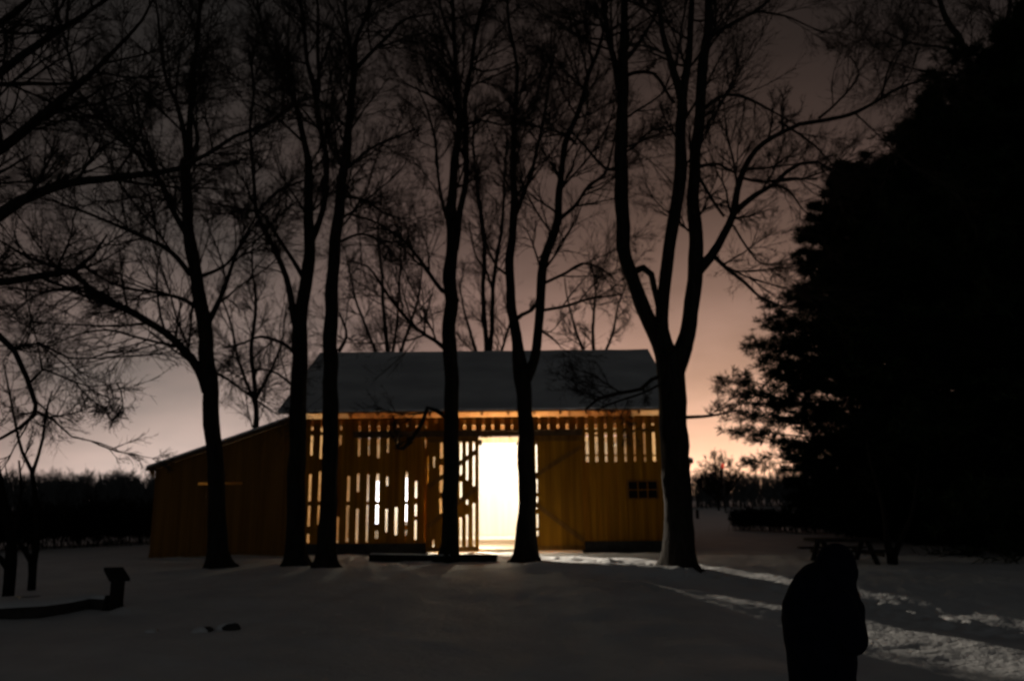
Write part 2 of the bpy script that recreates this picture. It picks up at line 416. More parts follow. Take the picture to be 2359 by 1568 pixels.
# sliding doors on a track
mb = MB(); mb.box(X(812), X(1345), YB - 0.13, YB - 0.004, Z(1004.5), Z(993)); mb.bar((X(812), YB - 0.15, Z(992.0)), (X(1345), YB - 0.15, Z(992.0)), 0.16, 0.025)
mb.build('door_track', M_TIMBER, barn)
def sliding_door(pa, pb, gaps, brace):
    mb = MB(); x0, x1 = X(pa), X(pb); zb, zt = 0.06, ZD - 0.01; yf = YB - 0.09; prevx = x0
    for (c, wpx, ivs) in gaps:
        xc = X(c); w = (X(1000 + wpx) - X(1000))
        mb.box(prevx, xc - w / 2, yf, yf + T, zb, zt)
        zc = zb
        for (ya, yb) in sorted(ivs, key=lambda s: -s[0]):
            lo, hi = Z(yb), Z(ya)
            mb.box(xc - w / 2 - 0.01, xc + w / 2 + 0.01, yf + T + 0.002, yf + T + 0.02, zc, lo); zc = hi
        mb.box(xc - w / 2 - 0.01, xc + w / 2 + 0.01, yf + T + 0.002, yf + T + 0.02, zc, zt)
        prevx = xc + w / 2
    mb.box(prevx, x1, yf, yf + T, zb, zt)
    d = mb.build('sliding_door', M_BOARD, barn)
    mb = MB()
    for (a, b) in brace:
        mb.bar((X(a[0]), yf - 0.014, Z(a[1])), (X(b[0]), yf - 0.014, Z(b[1])), 0.024, 0.13, up=Vector((0, 0, 1)))
    mb.build('brace', M_BOARD_DARK, d)
    return d
full = [(1016, 1092), (1106, 1146), (1196, 1258)]
sliding_door(984, 1103.5, [(985.5, 4, [(1048, 1110)]), (1000, 4, [(1050, 1075), (1240, 1262)]), (1017, 6.5, [(1018, 1053), (1070, 1132), (1146, 1190)]), (1037, 5, [(1020, 1140)]),
    (1062, 5, [(1015, 1092), (1108, 1146), (1190, 1258)]), (1076.5, 4.5, [(1015, 1104), (1150, 1160), (1184, 1260)]), (1092, 5, [(1016, 1118), (1158, 1260)])],
    [((987, 1210), (1101, 1120)), ((987, 1120), (1101, 1036)), ((985, 1262), (1102, 1262)), ((985, 1012), (1102, 1012))])
sliding_door(1228, 1344, [(1237, 3.5, [(1016, 1090), (1104, 1134), (1144, 1172), (1184, 1215), (1222, 1234)])],
    [((1233, 1160), (1342, 1246)), ((1233, 1096), (1342, 1030)), ((1233, 1262), (1342, 1262)), ((1233, 1012), (1342, 1012))])
# window
mb = MB(); x0, x1, z0, z1 = WIN; fw = 0.045
mb.box(x0 - fw, x1 + fw, YB - 0.03, YB - 0.004, z1, z1 + fw); mb.box(x0 - fw, x1 + fw, YB - 0.035, YB - 0.004, z0 - fw, z0)
mb.box(x0 - fw, x0, YB - 0.03, YB - 0.004, z0, z1); mb.box(x1, x1 + fw, YB - 0.03, YB - 0.004, z0, z1)
win = mb.build('window', M_BOARD_DARK, barn)
mb = MB(); mb.box(x0, x1, YB + 0.035, YB + 0.045, z0, z1); mb.build('pane', M_GLASS, win)
mb = MB(); mb.box(x0, x1, YB + 0.005, YB + 0.03, (z0 + z1) / 2 - 0.012, (z0 + z1) / 2 + 0.012)
for k in (1, 2):
    xx = x0 + (x1 - x0) * k / 3; mb.box(xx - 0.012, xx + 0.012, YB + 0.006, YB + 0.028, z0, z1)
mb.build('glazing_bar', M_BOARD, win)
mb = MB(); mb.box(x0 - 0.02, x1 + 0.02, YB + 0.05, YB + 0.07, z0 - 0.05, z1 + 0.05); mb.build('shutter', M_TIMBER, win)
# lean-tos at both ends
def lean_to(xw, xo, pin, pout, slot):
    """xw: barn end, xo: outer wall, pin/pout: roof edge pixels at the barn and at the outer eave"""
    yf = YB + 0.012
    a, b = P(*pin, yf - 0.2), P(*pout, yf - 0.2)
    sl = (b.z - a.z) / (b.x - a.x)
    def zr(x): return a.z + (x - a.x) * sl
    mb = MB(); lo, hi = (xo, xw) if xo < xw else (xw, xo)
    n = max(2, int((hi - lo) / 0.24)); w = (hi - lo) / n
    for i in range(n):
        p0, p1 = lo + i * w, lo + (i + 1) * w - 0.004
        j = random.uniform(-0.006, 0.006)
        segs = [(0.10, None)]
        if slot and p1 > slot[0] and p0 < slot[1]:
            mb.prism([(p0, 0.10), (p1, 0.10), (p1, slot[2]), (p0, slot[2])], 'y', yf + j, yf + j + T)
            mb.prism([(p0, slot[3]), (p1, slot[3]), (p1, zr(p1) - 0.10), (p0, zr(p0) - 0.10)], 'y', yf + j, yf + j + T)
        else:
            mb.prism([(p0, 0.10), (p1, 0.10), (p1, zr(p1) - 0.10), (p0, zr(p0) - 0.10)], 'y', yf + j, yf + j + T)
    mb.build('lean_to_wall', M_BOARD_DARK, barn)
    mb = MB(); s = 1 if xo < xw else -1
    mb.box(min(xo, xo + s * T), max(xo, xo + s * T), yf + 0.05, YB + BD - 0.2, 0, zr(xo) - 0.12)
    mb.box(lo + 0.05, hi - 0.05, YB + BD - 0.2, YB + BD - 0.17, 0, min(zr(lo), zr(hi)) - 0.12)
    mb.box(lo, hi, yf - 0.03, yf + 0.2, -0.3, 0.098)
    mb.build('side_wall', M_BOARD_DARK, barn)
    mb = MB(); x_in = a.x; x_out = b.x
    c = [(x_in, zr(x_in) - 0.08), (x_out, zr(x_out) - 0.08), (x_out, zr(x_out)), (x_in, zr(x_in))]
    mb.prism(c, 'y', yf - 0.2, YB + BD + 0.1)
    rf = mb.build('lean_to_roof', M_TIMBER, barn)
    mb = MB(); c = [(x_in, zr(x_in) + 0.003), (x_out, zr(x_out) + 0.003), (x_out, zr(x_out) + 0.06), (x_in, zr(x_in) + 0.07)]
    mb.prism(c, 'y', yf - 0.19, YB + BD + 0.1); mb.build('snow_cover', M_ROOF, rf)
    # bracket under the outer eave
    mb = MB(); e = x_out + (0.05 if xo < xw else -0.05)
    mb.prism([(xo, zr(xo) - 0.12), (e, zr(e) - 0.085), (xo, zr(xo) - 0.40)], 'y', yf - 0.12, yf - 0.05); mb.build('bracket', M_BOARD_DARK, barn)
lean_to(XL, XLL, (664, 964), (336, 1077), (X(457), X(540), Z(1116, 500), Z(1110.5, 500)))
lean_to(XR, XRR, (1551, 1043), (1597, 1060), None)

# lamps in the barn
def lamp_light(name, loc, w, col, r, parent):
    l = bpy.data.lights.new(name, 'POINT'); l.energy = w; l.color = col; l.shadow_soft_size = r
    o = bpy.data.objects.new(name, l); COL.objects.link(o); o.location = loc
    o.parent = parent; o.matrix_parent_inverse = Matrix.Translation(parent.location).inverted()
def work_lamp(x, y, h, w, label, col=(1.0, 0.90, 0.74), fl=0.10):
    t = thing('work_lamp', label, 'lamp', (x, y, fl), 0, 'lamps lit inside the barn')
    mb = MB(); mb.tube([(x, y, fl + 0.12), (x, y, fl + h)], [0.015, 0.012], 8); mb.build('pole', M_IRON, t)
    for k in range(3):
        a = k * 2.094 + 0.4; mb = MB(); mb.tube([(x, y, fl + 0.20), (x + 0.15 * math.cos(a), y + 0.15 * math.sin(a), fl + 0.01)], [0.010, 0.010], 6); mb.build('leg', M_IRON, t)
    mb = MB(); mb.tube([(x, y, fl + h + 0.0), (x, y, fl + h + 0.02)], [0.06, 0.06], 12); mb.build('head', M_IRON, t)
    mb = MB(); mb.tube([(x, y, fl + h + 0.022), (x, y, fl + h + 0.06), (x, y, fl + h + 0.11), (x, y, fl + h + 0.15)], [0.025, 0.05, 0.05, 0.015], 12); mb.build('bulb', M_BULB, t)
    lamp_light('glow', (x, y, fl + h + 0.24), w, col, 0.08, t)
def tube_lamp(x, y, z0, z1, w, label, fl=0.10):
    t = thing('tube_lamp', label, 'lamp', (x, y, fl), 0, 'lamps lit inside the barn')
    mb = MB(); mb.tube([(x, y, fl), (x, y, fl + 0.03)], [0.16, 0.15], 16); mb.tube([(x, y, fl + 0.03), (x, y, z0)], [0.02, 0.02], 8); mb.build('stand', M_IRON, t)
    mb = MB(); mb.tube([(x, y, z0), (x, y, z1)], [0.06, 0.06], 12); mb.build('tube', M_TUBE, t)
    lamp_light('glow', (x + 0.25, y - 0.1, (z0 + z1) / 2), w, (1.0, 0.95, 0.86), 0.08, t)
work_lamp(X(1083, YB + 0.40), YB + 0.40, 0.8, LAMP_DOOR_W, 'low work lamp on the floor just inside the left barn door leaf', col=(1.0, 0.88, 0.66))
YT = YB + 1.2
p = P(869, 1150, YT); tube_lamp(p.x, YT, P(869, 1206, YT).z, P(869, 1108, YT).z, LAMP_TUBE_W, 'white tube lamp seen through the wall gaps, left of the other tube lamp')
p = P(936, 1150, YT); tube_lamp(p.x, YT, P(936, 1200, YT).z, P(936, 1100, YT).z, LAMP_TUBE_W, 'white tube lamp seen through the wall gaps, nearer the open barn door')
a = P(806, 1150, YT + 0.55); b = P(966, 1150, YT + 0.55)
pn = thing('reflector_panel', 'added pale reflector panel behind the tube lamps, whitening the wall gaps', 'panel', ((a.x + b.x) / 2, YT + 0.55, 0.10))  # added to bounce the tube light so the gaps read white
mb = MB(); mb.box(a.x, b.x, YT + 0.55, YT + 0.58, 0.30, P(880, 1092, YT + 0.55).z); mb.build('board', M_INPALE, pn, 0.004)
for xx in (a.x + 0.15, b.x - 0.15):
    mb = MB(); mb.box(xx - 0.03, xx + 0.03, YT + 0.585, YT + 0.64, 0.101, P(880, 1095, YT + 0.55).z); mb.build('leg', M_INWOOD, pn)
def hanging_lamp(x, y, z, top, w, label, col):
    t = thing('hanging_lamp', label, 'lamp', (x, y, z), 0, 'lamps lit inside the barn')
    mb = MB(); mb.tube([(x, y, z + 0.12), (x, y, top)], [0.006, 0.006], 6); mb.build('cord', M_IRON, t)
    mb = MB(); mb.tube([(x, y, z + 0.05), (x, y, z + 0.09), (x, y, z + 0.14)], [0.14, 0.09, 0.03], 16, cap=False); mb.build('lamp_shade', M_IRON, t)
    mb = MB(); mb.tube([(x, y, z - 0.03), (x, y, z), (x, y, z + 0.05)], [0.01, 0.035, 0.02], 12); mb.build('bulb', M_BULB, t)
    lamp_light('glow', (x, y, z - 0.08), w, col, 0.06, t)
WARM = (1.0, 0.86, 0.60)
def beam_under(y): return ZWT - 0.22
hanging_lamp(X(800), YB + 2.6, ZWT - 0.75, ZWT + 0.9, LAMP_LOFT_W, 'hanging bulb lamp over the left bay of the barn', WARM)
hanging_lamp(X(1440), YB + 2.6, ZWT - 0.75, ZWT + 0.9, LAMP_LOFT_W, 'hanging bulb lamp over the right bay of the barn', WARM)
def flood_lamp(x, y, z, w, label, col, aim=None, cone=150):
    t = thing('flood_lamp', label, 'lamp', (x, y, z), 0, 'lamps lit inside the barn')
    d = (Vector(aim) - Vector((x, y, z))).normalized() if aim else Vector((0, 1, -0.5)).normalized()
    o_ = Vector((x, y, z)); sd = d.cross(Vector((0, 0, 1))).normalized()
    mb = MB(); mb.tube([(x, y, z + 0.08), (x, y, ZWT + 0.1)], [0.012, 0.012], 6); mb.build('hanger', M_IRON, t)
    mb = MB(); mb.bar(o_ - d * 0.05, o_ + d * 0.05, 0.26, 0.19); mb.build('housing', M_IRON, t, 0.01)
    mb = MB(); mb.bar(o_ + d * 0.052, o_ + d * 0.06, 0.22, 0.15); mb.build('lens', M_BULB, t)
    l = bpy.data.lights.new('glow', 'SPOT'); l.energy = w; l.color = col; l.spot_size = math.radians(cone); l.spot_blend = 0.5 if cone > 90 else 0.12; l.shadow_soft_size = 0.08 if cone > 90 else 0.12
    o = bpy.data.objects.new('glow', l); COL.objects.link(o); o.location = o_ + d * 0.2; o.rotation_euler = d.to_track_quat('-Z', 'Y').to_euler()
    o.parent = t; o.matrix_parent_inverse = Matrix.Translation(t.location).inverted()
flood_lamp(-4.25, YB + 5.7, 2.3, LAMP_BEAM_W, 'flood lamp in the left bay of the barn aimed out through the open door', (1.0, 0.89, 0.74), aim=(5.05, 14.0, -0.1), cone=15)
for xx, wh in ((-1.25, 'left'), (0.80, 'right')):
    flood_lamp(xx, YB + BD - 3.2, 3.5, LAMP_BACK_W, 'flood lamp hung high in the drive bay behind the open door, ' + wh + ' of the two', (1.0, 0.95, 0.86))
hanging_lamp(0.2, YB + 5.0, 3.35, ZWT + 1.0, LAMP_DEEP_W, 'hanging bulb lamp in the middle of the drive bay behind the open door', (1.0, 0.76, 0.44))
hanging_lamp(X(500), YB + 3.0, 1.7, 2.3, LAMP_SHED_W, 'small hanging bulb lamp inside the lean-to', WARM)

exec_trees = True
# ------------------------------------------------------------------ trees
def catmull(pts, rad, step):
    pts = [np.array(p, float) for p in pts]; out = []; rr = []
    ext = [2 * pts[0] - pts[1]] + pts + [2 * pts[-1] - pts[-2]]
    for i in range(len(pts) - 1):
        p0, p1, p2, p3 = ext[i:i + 4]; L = np.linalg.norm(p2 - p1); n = max(1, int(L / step))
        for k in range(n):
            t = k / n
            out.append(0.5 * ((2 * p1) + (-p0 + p2) * t + (2 * p0 - 5 * p1 + 4 * p2 - p3) * t * t + (-p0 + 3 * p1 - 3 * p2 + p3) * t ** 3)); rr.append(rad[i] + (rad[i + 1] - rad[i]) * t)
    out.append(pts[-1]); rr.append(rad[-1])
    return np.array(out), np.array(rr)
def nrm(a): return a / np.maximum(np.linalg.norm(a, axis=-1, keepdims=True), 1e-9)
def chains(start, d, length, r0, K, wob, up, rng, taper=0.35):
    n = len(start); pts = np.zeros((n, K, 3)); pts[:, 0] = start; d = nrm(d.copy())
    for k in range(1, K):
        d = nrm(d + rng.normal(size=(n, 3)) * wob + np.array([0, 0, up])[None])
        pts[:, k] = pts[:, k - 1] + d * (length / (K - 1))[:, None]
    rad = r0[:, None] * np.linspace(1, taper, K)[None]
    return pts, rad
def spawn(pts, rad, per, tmin, amin, amax, lmin, lmax, K, wob, up, rng, rmul=0.6, rmin=0.004, gain=None):
    n, K0, _ = pts.shape
    L = np.linalg.norm(pts[:, 1:] - pts[:, :-1], axis=2).sum(1)
    idx = np.repeat(np.arange(n), per); t = rng.uniform(tmin, 1.0, len(idx)) * (K0 - 1) * 0.999
    i0 = t.astype(int); f = (t - i0)[:, None]
    a, b = pts[idx, i0], pts[idx, i0 + 1]
    pos = a * (1 - f) + b * f; tan = nrm(b - a)
    rnd = rng.normal(size=pos.shape); perp = nrm(rnd - tan * (rnd * tan).sum(1, keepdims=True))
    ang = np.radians(rng.uniform(amin, amax, len(idx)))[:, None]
    d = tan * np.cos(ang) + perp * np.sin(ang)
    ln = L[idx] * rng.uniform(lmin, lmax, len(idx)) * (1.15 - 0.5 * (t / (K0 - 1)))
    r0 = np.maximum(rad[idx, i0] * rmul, rmin)
    return chains(pos, d, ln, r0, K, wob, up, rng)
def tubes_np(sets, sides=3):
    Vs, Fs, off = [], [], 0
    for pts, rad in sets:
        n, K, _ = pts.shape
        if n == 0: continue
        tan = np.empty_like(pts); tan[:, 1:-1] = pts[:, 2:] - pts[:, :-2]; tan[:, 0] = pts[:, 1] - pts[:, 0]; tan[:, -1] = pts[:, -1] - pts[:, -2]; tan = nrm(tan)
        ref = np.where(np.abs(tan[:, :1, 2:]) < 0.8, np.array([0, 0, 1.0]), np.array([1.0, 0, 0]))
        u = nrm(np.cross(tan, np.broadcast_to(ref, tan.shape))); w = np.cross(tan, u)
        rings = []
        for k in range(sides):
            a = 2 * math.pi * k / sides; rings.append(pts + (u * math.cos(a) + w * math.sin(a)) * rad[..., None])
        V = np.stack(rings, 2).reshape(-1, 3)
        base = (np.arange(n)[:, None, None] * K + np.arange(K - 1)[None, :, None]) * sides + np.arange(sides)[None, None, :]
        nxt = base - np.arange(sides)[None, None, :] + ((np.arange(sides) + 1) % sides)[None, None, :]
        F = np.stack([base, nxt, nxt + sides, base + sides], -1).reshape(-1, 4) + off
        Vs.append(V); Fs.append(F); off += len(V)
    return np.concatenate(Vs), np.concatenate(Fs)

def from_limbs(limbs, rng, dens, l1, amin=25, amax=62, minr=0.011):
    """side branches off traced limbs; limbs: (pts, rad, start fraction, scale)"""
    S, D, L, R = [], [], [], []
    for pts, rad, t0, sc in limbs:
        seg = np.linalg.norm(pts[1:] - pts[:-1], axis=1); tot = seg.sum(); cum = np.concatenate([[0], np.cumsum(seg)])
        n = int(tot * (1 - t0) * dens * (1 if sc > 0 else 0) + rng.random())
        for _ in range(n):
            s = tot * (t0 + (1 - t0) * rng.random() ** 0.85); i = min(np.searchsorted(cum, s) - 1, len(seg) - 1); i = max(i, 0)
            f = (s - cum[i]) / max(seg[i], 1e-6); p = pts[i] * (1 - f) + pts[i + 1] * f; tn = (pts[i + 1] - pts[i]) / max(seg[i], 1e-6)
            r = rng.normal(size=3); pr = r - tn * r.dot(tn); pr /= np.linalg.norm(pr)
            a = math.radians(rng.uniform(amin, amax)); S.append(p); D.append(tn * math.cos(a) + pr * math.sin(a))
            fr = 1 - 0.45 * s / tot
            L.append(1.45 * rng.uniform(*l1) * sc * fr); R.append(max(minr, min(0.55 * (rad[i] * (1 - f) + rad[i + 1] * f), 0.035)))
    return np.array(S), np.array(D), np.array(L), np.array(R)

def make_tree(name, label, cat, depth, limbs_px, seed, dens=1.5, l1=(1.2, 3.2), levels=(9, 7, 4), extra_top=2.5, group=None, spread=1.4, up=0.05, base=None, flare=True, minr=0.0042, wscale=1.0):
    """limbs_px: list of (points [(x, y, diameter_px)], crown start fraction, branch scale)"""
    rng = np.random.default_rng(seed)
    b0 = limbs_px[0][0][0]
    g = P(b0[0], b0[1], depth); loc = base if base is not None else Vector((g.x, depth, gz(g.x, depth)))
    t = thing(name, label, cat, loc, 0, group)
    mb = MB(); limbs = []
    offs = {}
    for li, (pp, t0, sc) in enumerate(limbs_px):
        oy = 0.0 if li == 0 else rng.uniform(-spread, spread)
        # a limb starts inside the limb it leaves: reuse that limb's depth there
        st = 0.0
        if li > 0:
            bd = 1e9
            for (q, dq) in offs.items():
                dd = (q[0] - pp[0][0]) ** 2 + (q[1] - pp[0][1]) ** 2
                if dd < bd: bd = dd; st = dq
        pts, rad = [], []
        n = len(pp)
        for i, (x, y, w) in enumerate(pp):
            w *= wscale
            o = st + oy * (i / max(n - 1, 1)) ** 1.3
            offs[(x, y)] = o
            Yd = depth + o; q = P(x, y, Yd)
            pts.append(np.array(q)); rad.append(w * 0.5 / FPX * Yd * 1.0)
        if pp[-1][1] < 30 and extra_top > 0:        # the limb leaves the top of the picture: let it go on growing
            d = nrm((pts[-1] - pts[-2])[None])[0]; d[2] = max(d[2], 0.4)
            for k in range(1, 4):
                d = d + rng.normal(size=3) * 0.12; d /= np.linalg.norm(d)
                pts.append(pts[-1] + d * extra_top / 3); rad.append(max(rad[-1] * 0.6, 0.012))
        if li == 0:
            pts[0][2] = min(pts[0][2], loc[2]) - 0.15
            if flare:
                r1 = rad[0]
                z0 = pts[0][2] + 0.15
                fl = [(0.0, 0.78), (0.07, 0.52), (0.18, 0.30), (0.4, 0.12), (0.8, 0.03)]
                b_ = pts[0].copy(); d_ = (pts[1] - pts[0]); d_ = d_ / d_[2]
                ins_p = [b_]; ins_r = [r1 * 2.0]
                for h, k in fl:
                    if z0 + h < pts[1][2] - 0.2: ins_p.append(b_ + d_ * (h + 0.15)); ins_r.append(r1 * (1 + k))
                pts = ins_p + pts[1:]; rad = ins_r + rad[1:]
        cp, cr = catmull(pts, rad, 0.22)
        jit = np.array([[noise.noise(Vector(p * 1.1) + Vector((seed, 0, 0))), noise.noise(Vector(p * 1.1) + Vector((0, seed, 5))), 0] for p in cp])
        cp = cp + jit * np.minimum(cr * 0.5, 0.05)[:, None]
        mb.tube([Vector(p) for p in cp], list(cr), 20 if li == 0 else 10, jag=0.16, lobes=(seed * 1.7, 0.16, loc[2]) if li == 0 and flare else None)
        limbs.append((cp, cr, t0, sc))
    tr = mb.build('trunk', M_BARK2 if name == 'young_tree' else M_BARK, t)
    S, D, L, R = from_limbs(limbs, rng, dens, l1)
    c1 = chains(S, D, L, R, 9, 0.085, up, rng, 0.3)
    sets = [c1]; cur = c1
    for k, per in enumerate(levels):
        cur = spawn(*cur, per, 0.08, 18, 50, 0.32, 0.68, 6 if k == 0 else (5 if k == 1 else 4), 0.085, 0.015, rng, 0.6, minr if k else 0.006)
        sets.append(cur)
    V, F = tubes_np(sets[:2], 4); V2, F2 = tubes_np(sets[2:], 3)
    me = mesh_np('crown', np.concatenate([V, V2]), np.concatenate([F, F2 + len(V)]))
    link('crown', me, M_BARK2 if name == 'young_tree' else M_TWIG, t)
    return t

def z6(x, y): return (576 + x * 0.5142, y * 0.5142)
def z7(x, y): return (1151.9 + x * 0.5142, y * 0.5142)
def z8(x, y): return (1670.2 + x * 0.514, y * 0.514)
def z5(x, y): return (x * 0.5142, y * 0.5142)
def L_(fn, pts, t0=0.15, sc=1.0): return ([(*fn(x, y), w) for x, y, w in pts], t0, sc)
def I_(x, y): return (x, y)

def dep(x, y): return G(x, y).y
dT1, dT2, dT3, dT4, dT5, dT6 = dep(505, 1308), dep(680, 1303), dep(752, 1307), dep(1032, 1293), dep(1213, 1293), dep(1563, 1308)
GRP = 'bare trees standing in front of the barn'
make_tree('bare_tree', 'bare tree in front of the lean-to, trunk leaning left above', 'tree', dT1, [
    ([(505, 1308, 40), (500, 1150, 37), (492, 1000, 35), (480, 860, 36), (470, 740, 32), (455, 665, 30), (443, 590, 30), (434, 514, 26), (431, 437, 25), (431, 380, 23), (437, 300, 14), (443, 225, 13), (448, 160, 11), (455, 80, 9), (460, -5, 7)], 0.42, 1.0),
    L_(z5, [(838, 740, 18), (825, 600, 13), (795, 470, 11), (745, 360, 9), (720, 200, 7), (700, 30, 5)], 0.1),
    L_(z5, [(845, 730, 16), (882, 640, 10), (875, 560, 9), (850, 460, 8), (850, 330, 6), (890, 200, 5), (900, 50, 4)], 0.1),
    ([(474, 900, 26), (455, 850, 22), (430, 812, 20), (395, 778, 18), (345, 742, 17), (290, 712, 16), (230, 685, 15), (180, 640, 13), (120, 612, 10), (60, 590, 7), (10, 560, 5)], 0.06, 1.15),
    L_(z5, [(930, 1450, 15), (990, 1330, 11), (1035, 1200, 9), (1070, 1110, 8), (1130, 1000, 6), (1180, 900, 4)], 0.1),
    L_(z5, [(850, 1230, 15), (770, 1130, 12), (640, 1060, 10), (500, 1000, 8), (380, 950, 7), (230, 900, 5), (120, 880, 4)], 0.08, 1.1),
    L_(z5, [(840, 1050, 16), (790, 970, 13), (740, 870, 11), (690, 750, 9), (600, 670, 8), (520, 580, 7), (430, 530, 5), (300, 520, 4)], 0.08, 1.1),
    L_(z5, [(560, 1385, 12), (420, 1300, 9), (300, 1290, 7), (150, 1330, 5), (40, 1420, 4)], 0.05, 1.0),
    L_(z5, [(895, 1390, 12), (820, 1340, 9), (700, 1310, 8), (560, 1290, 7), (450, 1240, 5), (330, 1150, 4)], 0.05, 1.0),
    ([(420, 800, 9), (370, 790, 7), (310, 775, 6), (250, 760, 5), (180, 770, 4), (110, 800, 3)], 0.05, 1.0),
    ([(478, 850, 8), (520, 870, 6), (560, 900, 5), (610, 935, 4), (640, 955, 3)], 0.1, 0.7),
    ([(455, 640, 10), (520, 610, 7), (560, 560, 6), (600, 500, 5), (640, 470, 3)], 0.1, 0.9),
    ], 101, dens=2.5, l1=(1.0, 3.0), group=GRP)
make_tree('bare_tree', 'bare tree left of the barn front, its trunk against the barn corner', 'tree', dT2, [
    ([(680, 1303, 42), (683, 1150, 40), (686, 1000, 38), (688, 880, 37), (689, 771, 36), (699, 694, 30), (710, 591, 27), (712, 463, 22), (711, 386, 18), (699, 320, 15), (686, 260, 13), (665, 200, 11), (636, 140, 10), (610, 85, 8), (592, 0, 6)], 0.45, 1.0),
    L_(z6, [(270, 1080, 18), (322, 960, 15), (342, 830, 15), (337, 700, 14), (312, 560, 14), (292, 430, 13), (262, 300, 11), (242, 130, 9), (225, -20, 7)], 0.2),
    L_(z6, [(300, 470, 12), (310, 330, 10), (302, 200, 9), (305, 80, 8), (298, -20, 6)], 0.15),
    ([(684, 760, 20), (670, 690, 16), (660, 640, 14), (635, 580, 12), (615, 535, 11), (592, 490, 11), (586, 437, 9), (580, 360, 8), (576, 288, 7), (585, 200, 6), (570, 110, 5)], 0.1, 1.0),
    ([(592, 490, 8), (640, 440, 7), (690, 420, 5), (740, 400, 3)], 0.1, 0.9),
    ([(703, 650, 12), (675, 600, 10), (640, 545, 8), (600, 490, 7), (540, 480, 6), (480, 465, 4)], 0.1, 0.9),
    ([(684, 820, 10), (650, 790, 8), (600, 775, 7), (560, 790, 5), (520, 800, 4)], 0.1, 0.9),
    ([(686, 900, 7), (640, 860, 5), (590, 850, 4), (540, 870, 3)], 0.1, 0.8),
    ([(700, 330, 8), (660, 290, 6), (610, 250, 5), (560, 230, 3)], 0.1, 0.9),
    ], 102, dens=2.6, l1=(0.9, 2.6), group=GRP)
make_tree('bare_tree', 'bare straight tree standing just left of the gappy barn wall', 'tree', dT3, [
    ([(752, 1307, 40), (757, 1150, 36), (760, 1000, 35), (761, 880, 34), (761, 771, 33), (766, 643, 30), (774, 540, 27), (782, 488, 25), (789, 411, 23), (797, 334, 21), (807, 231, 18), (815, 170, 16), (820, 100, 11), (843, 36, 8), (855, -20, 6)], 0.45, 1.0),
    L_(z6, [(468, 330, 14), (445, 200, 11), (430, 90, 9), (420, -30, 7)], 0.1),
    L_(z6, [(480, 300, 12), (555, 225, 9), (620, 160, 8), (690, 90, 6), (830, 60, 4)], 0.1, 1.0),
    L_(z6, [(425, 760, 9), (540, 665, 7), (640, 620, 6), (740, 580, 4)], 0.1, 1.0),
    L_(z6, [(410, 1080, 8), (480, 1050, 6), (550, 1060, 5), (640, 1130, 3)], 0.1, 0.8),
    L_(z6, [(400, 1570, 10), (425, 1530, 8), (430, 1480, 6), (400, 1400, 4)], 0.1, 0.7),
    L_(z6, [(430, 880, 8), (520, 900, 6), (610, 960, 5), (700, 980, 3)], 0.1, 0.9),
    L_(z6, [(420, 560, 8), (350, 480, 6), (280, 430, 5), (180, 400, 3)], 0.1, 0.9),
    ], 103, dens=2.8, l1=(0.8, 2.6), group=GRP)
make_tree('bare_tree', 'bare tree left of the open door with a hooked low branch', 'tree', dT4, [
    ([(1032, 1293, 36), (1037, 1150, 34), (1040, 1000, 33), (1039, 880, 32), (1034, 771, 32), (1041, 694, 32), (1036, 643, 31), (1041, 566, 28), (1041, 463, 24), (1049, 360, 19), (1057, 290, 17), (1050, 180, 13), (1047, 80, 11), (1042, -20, 8)], 0.45, 1.0),
    L_(z6, [(915, 1120, 20), (945, 930, 16), (968, 780, 14), (966, 620, 13), (962, 470, 12), (988, 310, 11), (1012, 140, 9), (1050, -10, 7)], 0.15),
    L_(z6, [(885, 1570, 12), (830, 1525, 9), (745, 1470, 9), (640, 1350, 8), (580, 1265, 6), (530, 1195, 5), (450, 1170, 4)], 0.05, 0.9),
    L_(z6, [(895, 1320, 12), (860, 1300, 11), (800, 1220, 10), (740, 1135, 9), (690, 1080, 8), (570, 1000, 6), (450, 960, 4)], 0.05, 1.0),
    L_(z6, [(890, 1000, 9), (850, 850, 7), (830, 640, 6), (790, 480, 5), (740, 380, 3)], 0.1, 1.0),
    L_(z6, [(900, 500, 9), (830, 440, 7), (750, 400, 5), (660, 360, 3)], 0.1, 1.0),
    L_(z6, [(970, 560, 8), (1040, 540, 6), (1140, 560, 5), (1230, 530, 3)], 0.1, 1.0),
    L_(z6, [(990, 300, 8), (1040, 320, 6), (1110, 310, 4), (1190, 280, 3)], 0.1, 1.0),
    ([(1030, 962, 12), (1006, 945, 10), (986, 939, 10), (976, 966, 9), (950, 1008, 9), (927, 1034, 8), (914, 1031, 6), (918, 1022, 4)], 0.3, 0.45),
    L_(z6, [(910, 180, 9), (880, 120, 7), (850, 20, 5)], 0.1, 0.9),
    ], 104, dens=2.6, l1=(0.8, 2.6), group=GRP)
